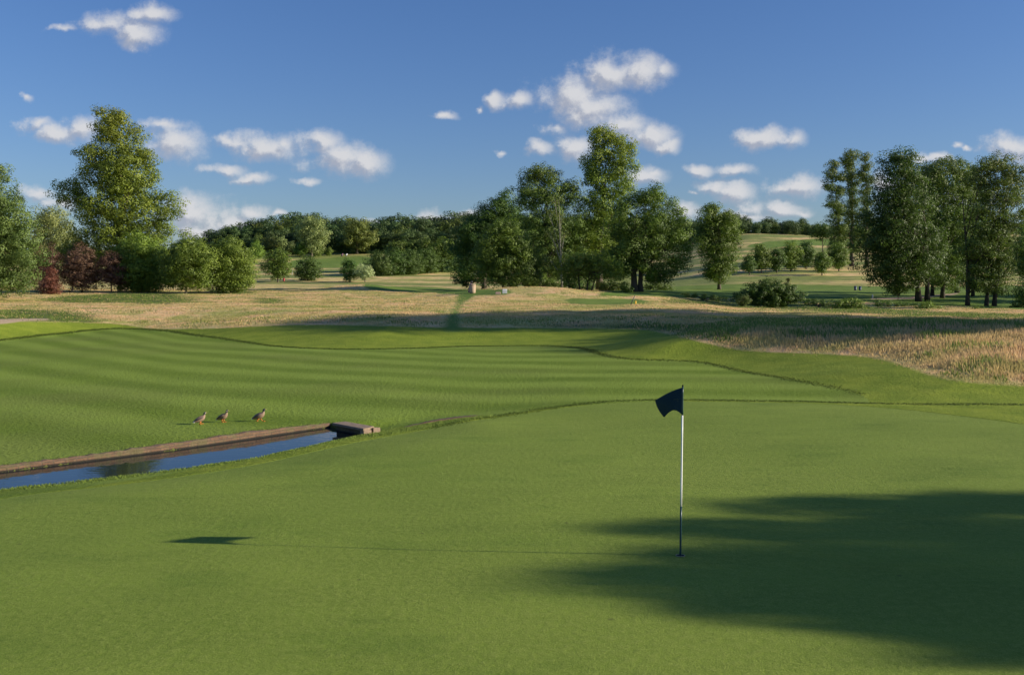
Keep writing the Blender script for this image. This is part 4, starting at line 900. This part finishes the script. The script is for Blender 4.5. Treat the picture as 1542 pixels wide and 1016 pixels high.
def duck(px, py, label, stride=0.0, cheek=False, rz=0.0, s=1.0, turn=0.):
    x, y, z = g2w(px, py, 10, 60)
    r = empty('duck', (x, y, z), label, 'duck', None, rz); r.scale = (s, s, s)
    # body centre line: tail tip -> rump -> belly -> chest -> neck -> head, walking towards +X, chest carried high
    st = [(-.200, .062, .006, .014), (-.178, .072, .018, .036), (-.140, .088, .040, .054), (-.09, .108, .062, .074), (-.03, .130, .076, .086), (.03, .152, .078, .084), (.072, .180, .062, .066),
          (.094, .212, .042, .044), (.100, .240, .030, .030), (.103, .262, .026, .026), (.108, .282, .029, .029), (.118, .300, .030, .029), (.132, .311, .021, .020), (.142, .314, .010, .009)]
    R_ = []; n = 14
    for i, (cx, cz, ra, rb) in enumerate(st):
        a0 = st[max(0, i - 1)]; a1 = st[min(len(st) - 1, i + 1)]; d = np.array([a1[0] - a0[0], 0, a1[1] - a0[1]]); d /= np.linalg.norm(d)
        up = np.array([-d[2], 0, d[0]]); sd = np.array([0, 1, 0])
        R_.append([np.array([cx, 0, cz]) + sd * math.cos(t) * rb + up * math.sin(t) * ra for t in (6.2832 * k / n for k in range(n))])
    mb = MB(); mb.rings(R_); o = mb.build('body', M['duck'], r); o.modifiers.new('s', 'SUBSURF').render_levels = 1
    for sg in (-1, 1):
        mb = MB(); mb.tube([(.055, sg * .056, .188), (.02, sg * .072, .176), (-.04, sg * .074, .152), (-.10, sg * .056, .124), (-.15, sg * .030, .102), (-.185, sg * .014, .090)], [(.012, .028), (.016, .044), (.018, .046), (.016, .034), (.010, .018), (.004, .006)], 10)
        mb.build('wing', M['duck_wing'], r)
        f = sg * stride; hipx = .0; fx = hipx + f; fz = .010 + max(0, -f) * .2
        mb = MB(); mb.tube([(hipx, sg * .032, .085), (hipx + f * .5, sg * .033, .045), (fx - .008, sg * .035, fz)], [.015, .008, .006], 8)
        mb.add([(fx - .018, sg * .035, fz + .006), (fx + .046, sg * .035 - .024, fz - .006), (fx + .056, sg * .035, fz - .006), (fx + .046, sg * .035 + .024, fz - .006), (fx - .018, sg * .035, fz - .008), (fx + .046, sg * .035, fz + .004)],
               [(0, 1, 5), (0, 5, 3), (5, 1, 2), (5, 2, 3), (4, 2, 1), (4, 3, 2), (0, 4, 1), (0, 3, 4)])
        mb.build('leg', M['orange'], r)
    mb = MB(); mb.tube([(.136, 0, .308), (.154, 0, .302), (.176, 0, .296), (.182, 0, .295)], [(.010, .012), (.007, .012), (.004, .014), (.002, .009)], 8); mb.build('bill', M['beak'], r)
    mb = MB(); mb.tube([(-.15, 0, .066), (-.18, 0, .060), (-.205, 0, .058)], [(.018, .03), (.014, .03), (.004, .012)], 8); mb.build('tail', M['tailw'], r)
    if cheek:
        mb = MB(); mb.tube([(.112, -.018, .282), (.122, -.025, .288), (.132, -.018, .298)], [.010, .013, .009], 8); mb.build('cheek', M['pale'], r)
duck(302, 638.5, 'brown duck walking on the fairway, last of the three, farthest left', .035, rz=.55, s=.94, cheek=True)
duck(336, 635.5, 'brown duck with a pale cheek, in the middle of the three on the fairway', .015, True, rz=-.25, s=1.0)
duck(391, 634.5, 'brown duck in mid-stride leading the three, nearest to the culvert', .075, rz=-.05, s=1.05)

# ------------------------------------------------------------------ small far things
def onground(px, py, lo=60): return g2w(px, py, lo)
def bin_(px, py, w, h, mat, label, name='litter_bin', cat='bin', group=None, Yd=None):
    x, y, z = onground(px, py)
    r = empty(name, (x, y, z), label, cat, group)
    mb = MB(); mb.tube([(0, 0, 0), (0, 0, h * .1), (0, 0, h * .85)], [w * .42, w * .46, w * .5], 14); mb.build('drum', mat, r)
    mb = MB(); mb.tube([(0, 0, h * .852), (0, 0, h * .93), (0, 0, h)], [w * .54, w * .54, w * .3], 14); mb.build('lid', mat, r)
M['tan'] = simple('tan_wood', (.42, .31, .20), .8); M['blue'] = simple('dark_blue_plastic', (.035, .06, .13), .5); M['red'] = simple('dull_red_paint', (.35, .03, .035), .5); M['white'] = simple('white_paint', (.8, .8, .78), .5)
M['mauve'] = simple('mauve_fabric', (.30, .15, .22), .8); M['pink'] = simple('pinkish_stone', (.60, .38, .30), .8); M['yellow'] = simple('yellow_paint', (.8, .5, .03), .5); M['grey'] = simple('dark_metal', (.05, .05, .05), .5)
bin_(711.5, 441.5, .75, 1.05, M['tan'], 'tan round litter bin beside the far tee in front of the dark tree')
def golf_bag(px, py, mat, label, h=1.1, w=.16, tilt=.2, Yd=None):
    x, y, z = onground(px, py); r = empty('golf_bag', (x, y, z), label, 'golf bag')
    mb = MB(); mb.tube([(0, 0, 0), (tilt * h * .5, 0, h * .42), (tilt * h, 0, h * .82)], [w * .9, w, w * .95], 12); mb.build('bag', mat, r)
    mb = MB()
    for k in range(6):
        a = k * 1.05; mb.tube([(tilt * h + .4 * w * math.cos(a), .4 * w * math.sin(a), h * .8), (tilt * h * 1.15 + .6 * w * math.cos(a), .6 * w * math.sin(a), h * 1.05)], [.02, .035], 6)
    mb.build('club', M['grey'], r)
    mb = MB(); mb.tube([(tilt * h * .8, 0, h * .7), (.32, .12, 0)], [.015, .012], 6); mb.tube([(tilt * h * .8, 0, h * .7), (.32, -.12, 0)], [.015, .012], 6); mb.build('stand', M['grey'], r)
golf_bag(706.5, 440.5, M['mauve'], 'mauve golf bag leaning beside the tan bin on the far tee', 1.25)
def block(px, py, w, d, h, mat, name, label, cat):
    x, y, z = onground(px, py); o = None
    mb = MB(); mb.rings([[(-w / 2, -d / 2, -.05), (w / 2, -d / 2, -.05), (w / 2, d / 2, -.05), (-w / 2, d / 2, -.05)], [(-w / 2, -d / 2, h * .8), (w / 2, -d / 2, h * .8), (w / 2, d / 2, h * .9), (-w / 2, d / 2, h * .9)], [(-w * .42, -d * .4, h), (w * .42, -d * .4, h), (w * .42, d * .4, h * 1.05), (-w * .42, d * .4, h * 1.05)]])
    o = mb.build(name, mat, None, False, .02); o.location = (x, y, z); tag(o, label, cat); return o
block(760, 441.5, .50, .3, .42, M['white'], 'marker_block', 'small white marker block on the grass in front of the feathery tree', 'marker')
block(750, 443, .55, .35, .22, M['pink'], 'marker_stone', 'low pinkish stone just left of the white marker block', 'stone')
bin_(1288, 437, .42, .72, M['blue'], 'dark blue bin on the far right tee, the left one of the pair', group='pair of blue bins')
bin_(1295, 437.2, .42, .66, M['blue'], 'dark blue bin on the far right tee, the right one of the pair', group='pair of blue bins')
bin_(427.5, 423.5, .45, .8, M['red'], 'small dull red bin in the rough right of the round tree on a clear trunk')
def post(px, py, h, r_, mat, name, label, cat, tilt=0.):
    x, y, z = onground(px, py); root = empty(name, (x, y, z), label, cat)
    mb = MB(); mb.tube([(0, 0, -.1), (tilt * h, 0, h * .93)], [r_, r_], 8); mb.build('shaft', mat, root)
    mb = MB(); mb.tube([(tilt * h, 0, h * .931), (tilt * h * 1.05, 0, h)], [r_ * 1.1, r_ * .3], 8); mb.build('tip', mat, root)
post(957, 458, .30, .075, M['yellow'], 'tee_marker', 'small yellow tee marker at the right end of the short green tee', 'tee marker')
post(949, 459, .85, .035, M['grey'], 'stake', 'dark leaning stake left of the yellow tee marker', 'stake', .45)
post(1314, 449.5, .55, .09, M['white'], 'marker_post', 'short white post at the start of the gravel path under the big dark tree', 'post')
post(440, 414, 1.7, .06, M['white'], 'marker_post', 'white post between the two small trees on the tan slope', 'post')
def trolley(px, py, mat, label):
    x, y, z = onground(px, py, 200); r = empty('golf_trolley', (x, y, z), label, 'golf trolley')
    for sy in (-.45, .45):
        mb = MB(); mb.tube([(-.0, sy - .03, .22), (0, sy + .03, .22)], [.2, .2], 14); mb.build('wheel', M['grey'], r)
    mb = MB(); mb.tube([(-.35, 0, .2), (0, 0, .55), (.4, 0, 1.0)], [.22, .24, .22], 12); mb.build('bag', mat, r)
    mb = MB(); mb.tube([(-.3, 0, .2), (.1, 0, .35), (.9, 0, .95)], [.03, .03, .03], 6); mb.build('handle', M['grey'], r)
trolley(515, 386, M['mauve'], 'dark golf trolley on the far fairway, left of the white one'); trolley(521.5, 386, M['white'], 'white golf trolley on the far fairway below the wood')

# ------------------------------------------------------------------ camera, sun, sky
cam = bpy.data.cameras.new('camera'); co = bpy.data.objects.new('camera', cam); link(co)
cam.sensor_width = 36; cam.lens = 36 * 1500 / 1542; cam.clip_end = 6000; cam.clip_start = .1
co.location = (0, 0, HC); co.rotation_euler = (math.pi / 2 - PITCH, 0, 0); scene.camera = co
sun = bpy.data.lights.new('sun', 'SUN'); sun.energy = 4.9; sun.angle = math.radians(.53); sun.color = (1.0, .89, .73)
so = bpy.data.objects.new('sun', sun); link(so)
from mathutils import Vector
sd = Vector((SUN_H[0] * math.cos(SUN_EL), SUN_H[1] * math.cos(SUN_EL), math.sin(SUN_EL)))
so.rotation_euler = (-sd).to_track_quat('-Z', 'Y').to_euler(); so.location = (40, -5, 30)

def world():
    w = bpy.data.worlds.new('World'); scene.world = w; w.use_nodes = True; nt = w.node_tree; nt.nodes.clear()
    out = N(nt, 'ShaderNodeOutputWorld'); sky = N(nt, 'ShaderNodeTexSky'); sky.sky_type = 'NISHITA'; sky.sun_disc = False
    sky.sun_elevation = SUN_EL; sky.sun_rotation = math.atan2(sd.x, sd.y); sky.air_density = 1.0; sky.dust_density = .5; sky.ozone_density = 2.6; sky.altitude = 60
    bg = N(nt, 'ShaderNodeBackground'); bg.inputs['Strength'].default_value = .072
    hs = N(nt, 'ShaderNodeHueSaturation'); hs.inputs['Saturation'].default_value = 1.12; L(nt, sky.outputs[0], hs.inputs['Color'])
        # clouds, laid out on the sky by direction
    D = N(nt, 'ShaderNodeTexCoord').outputs['Generated']; s = N(nt, 'ShaderNodeSeparateXYZ'); L(nt, D, s.inputs[0])
    yy = math_(nt, 'MAXIMUM', s.outputs['Y'], .05)
    t1 = mixc(nt, remap(nt, s.outputs['Z'], 0, .17, sm=False), (.72, .81, 1.07), (.77, .85, 1.14)); t2 = mixc(nt, remap(nt, s.outputs['Z'], .17, .34, sm=False), t1, (.80, .89, 1.20))
    L(nt, mixc(nt, 1.0, hs.outputs[0], t2, 'MULTIPLY'), bg.inputs['Color'])
    U = math_(nt, 'MULTIPLY', math_(nt, 'DIVIDE', s.outputs['X'], yy), 15.0); Vv = math_(nt, 'MULTIPLY', math_(nt, 'DIVIDE', s.outputs['Z'], yy), 15.0)
    P = N(nt, 'ShaderNodeCombineXYZ'); L(nt, U, P.inputs[0]); L(nt, Vv, P.inputs[1])      # one unit = 100 photo pixels
    # density group
    g = bpy.data.node_groups.new('cloud_density', 'ShaderNodeTree')
    g.interface.new_socket('P', in_out='INPUT', socket_type='NodeSocketVector'); g.interface.new_socket('D', in_out='OUTPUT', socket_type='NodeSocketFloat')
    gi = g.nodes.new('NodeGroupInput'); go = g.nodes.new('NodeGroupOutput')
    n1 = g.nodes.new('ShaderNodeTexNoise'); n1.inputs['Scale'].default_value = 2.6; n1.inputs['Detail'].default_value = 5; g.links.new(gi.outputs[0], n1.inputs['Vector'])
    v1 = g.nodes.new('ShaderNodeVectorMath'); v1.operation = 'SUBTRACT'; g.links.new(n1.outputs['Color'], v1.inputs[0]); v1.inputs[1].default_value = (.5, .5, .5)
    v2 = g.nodes.new('ShaderNodeVectorMath'); v2.operation = 'MULTIPLY_ADD'; g.links.new(v1.outputs[0], v2.inputs[0]); v2.inputs[1].default_value = (.42, .30, 0); g.links.new(gi.outputs[0], v2.inputs[2])
    cur = None
    for (cx, cy, rx, ry, wt) in CLOUDS:
        a = math_(g, 'MULTIPLY', 1, 1) if False else None
        n = g.nodes.new('ShaderNodeVectorMath'); n.operation = 'MULTIPLY_ADD'; g.links.new(v2.outputs[0], n.inputs[0])
        ux = (cx - CX) / 100; # invert the view pitch to get the direction of that point of the sky
        x_, y_, z_ = ray(cx, cy); u0, v0 = x_ / y_ * 15, z_ / y_ * 15
        n.inputs[1].default_value = (84 / rx, 84 / ry, 0); n.inputs[2].default_value = (-u0 * 84 / rx, -v0 * 84 / ry, 0)
        l = g.nodes.new('ShaderNodeVectorMath'); l.operation = 'LENGTH'; g.links.new(n.outputs[0], l.inputs[0])
        e = math_(g, 'MULTIPLY_ADD', l.outputs['Value'], -1.0, wt * .40 + .66)
        cur = e if cur is None else (lambda A, B: _smax(g, A, B))(cur, e)
    fb = noise(g, gi.outputs[0], 2.6, 10, .68); 
    d = math_(g, 'ADD', cur, math_(g, 'MULTIPLY', math_(g, 'SUBTRACT', fb, .5), 1.45))
    g.links.new(d, go.inputs[0])
    def den(vec):
        q = nt.nodes.new('ShaderNodeGroup'); q.node_tree = g; L(nt, vec, q.inputs[0]); return q.outputs[0]
    d0 = den(P.outputs[0])
    of = N(nt, 'ShaderNodeVectorMath', operation='ADD'); L(nt, P.outputs[0], of.inputs[0]); of.inputs[1].default_value = (.09, .10, 0)
    d1 = den(of.outputs[0])
    fac = remap(nt, d0, -.10, .92)
    fac = math_(nt, 'MULTIPLY', fac, .94)
    fac = math_(nt, 'MULTIPLY', fac, remap(nt, s.outputs['Y'], .1, .2))
    lit = math_(nt, 'SUBTRACT', d0, d1)
    lit = remap(nt, lit, -.30, .28)
    col = mixc(nt, lit, (.42, .45, .54), (.74, .74, .76))
    cb = N(nt, 'ShaderNodeBackground'); L(nt, col, cb.inputs['Color']); cb.inputs['Strength'].default_value = .64
    mx = N(nt, 'ShaderNodeMixShader'); L(nt, fac, mx.inputs[0]); L(nt, bg.outputs[0], mx.inputs[1]); L(nt, cb.outputs[0], mx.inputs[2]); L(nt, mx.outputs[0], out.inputs[0])
def _smax(g, a, b):
    n = g.nodes.new('ShaderNodeMath'); n.operation = 'SMOOTH_MAX'; g.links.new(a, n.inputs[0]); g.links.new(b, n.inputs[1]); n.inputs[2].default_value = .32; return n.outputs[0]
CLOUDS = [  # x, y, rx, ry, weight (photo pixels)
    (160, 38, 50, 20, .8), (205, 52, 42, 22, .9), (232, 22, 36, 16, .8), (95, 45, 30, 7, .25),
    (52, 188, 30, 12, .8), (85, 202, 40, 16, .9), (125, 195, 30, 20, .9),
    (262, 218, 48, 28, 1.0), (245, 190, 50, 10, .4),
    (350, 212, 34, 12, .8), (400, 222, 48, 24, 1.0), (430, 215, 22, 14, .5),
    (485, 215, 34, 20, .95), (515, 238, 52, 24, .95), (552, 246, 36, 22, .9), (465, 272, 20, 7, .5),
    (340, 256, 34, 10, .8), (380, 268, 34, 10, .75),
    (290, 318, 42, 30, .9), (345, 338, 60, 30, .9), (375, 320, 36, 12, .9), (300, 352, 50, 22, .8), (420, 322, 18, 6, .7), (55, 292, 30, 13, .8), (90, 305, 30, 14, .7),
    (648, 328, 32, 11, .8), (700, 322, 30, 10, .7), (560, 332, 20, 6, .5),
    (745, 152, 22, 15, .85), (782, 152, 24, 14, .85), (672, 176, 22, 7, .6), (720, 168, 8, 9, .35), (755, 233, 8, 6, .5),
    (860, 145, 50, 32, 1.0), (920, 110, 50, 28, 1.0), (965, 110, 44, 26, .95), (890, 165, 60, 28, 1.0), (940, 190, 44, 20, .9), (985, 205, 36, 20, .95), (1008, 218, 18, 16, .8), (1000, 108, 24, 18, .4),
    (868, 222, 30, 20, .95), (815, 225, 28, 12, .5), (835, 195, 28, 14, .3), (970, 268, 36, 16, .9), (985, 262, 20, 10, .7),
    (1150, 208, 42, 17, 1.0), (1190, 212, 24, 15, .9), (38, 146, 14, 8, .35),
    (1055, 257, 24, 12, .85), (1105, 256, 34, 12, .8), (1075, 284, 30, 14, .9), (1110, 290, 32, 15, .9), (1040, 292, 12, 5, .4),
    (1205, 280, 40, 17, 1.0), (1180, 286, 24, 12, .8), (1130, 312, 26, 18, .6), (1175, 315, 44, 14, .9), (1120, 325, 60, 12, .7), (1030, 318, 34, 16, .55), (1205, 318, 18, 8, .7),
    (1410, 238, 30, 9, .85), (1440, 216, 14, 6, .6), (1458, 219, 9, 5, .5), (1520, 220, 42, 20, 1.0), (1560, 225, 50, 22, 1.0), (1330, 280, 34, 22, .6), (1450, 300, 60, 22, .5), (1400, 240, 40, 10, .5),
    (-60, 250, 50, 18, .8), (1700, 180, 80, 26, .9), (1800, 300, 90, 24, .9), (-200, 150, 80, 24, .9), (-260, 300, 90, 20, .9)]
world()
scene.view_settings.view_transform = 'Standard'; scene.view_settings.look = 'None'; scene.view_settings.gamma = 1; scene.view_settings.use_curve_mapping = False
scene.view_settings.exposure = 0.55
scene.cycles.max_bounces = 6; scene.cycles.transparent_max_bounces = 4; scene.cycles.diffuse_bounces = 3; scene.cycles.glossy_bounces = 2; scene.cycles.transmission_bounces = 3
scene.cycles.sample_clamp_indirect = 4
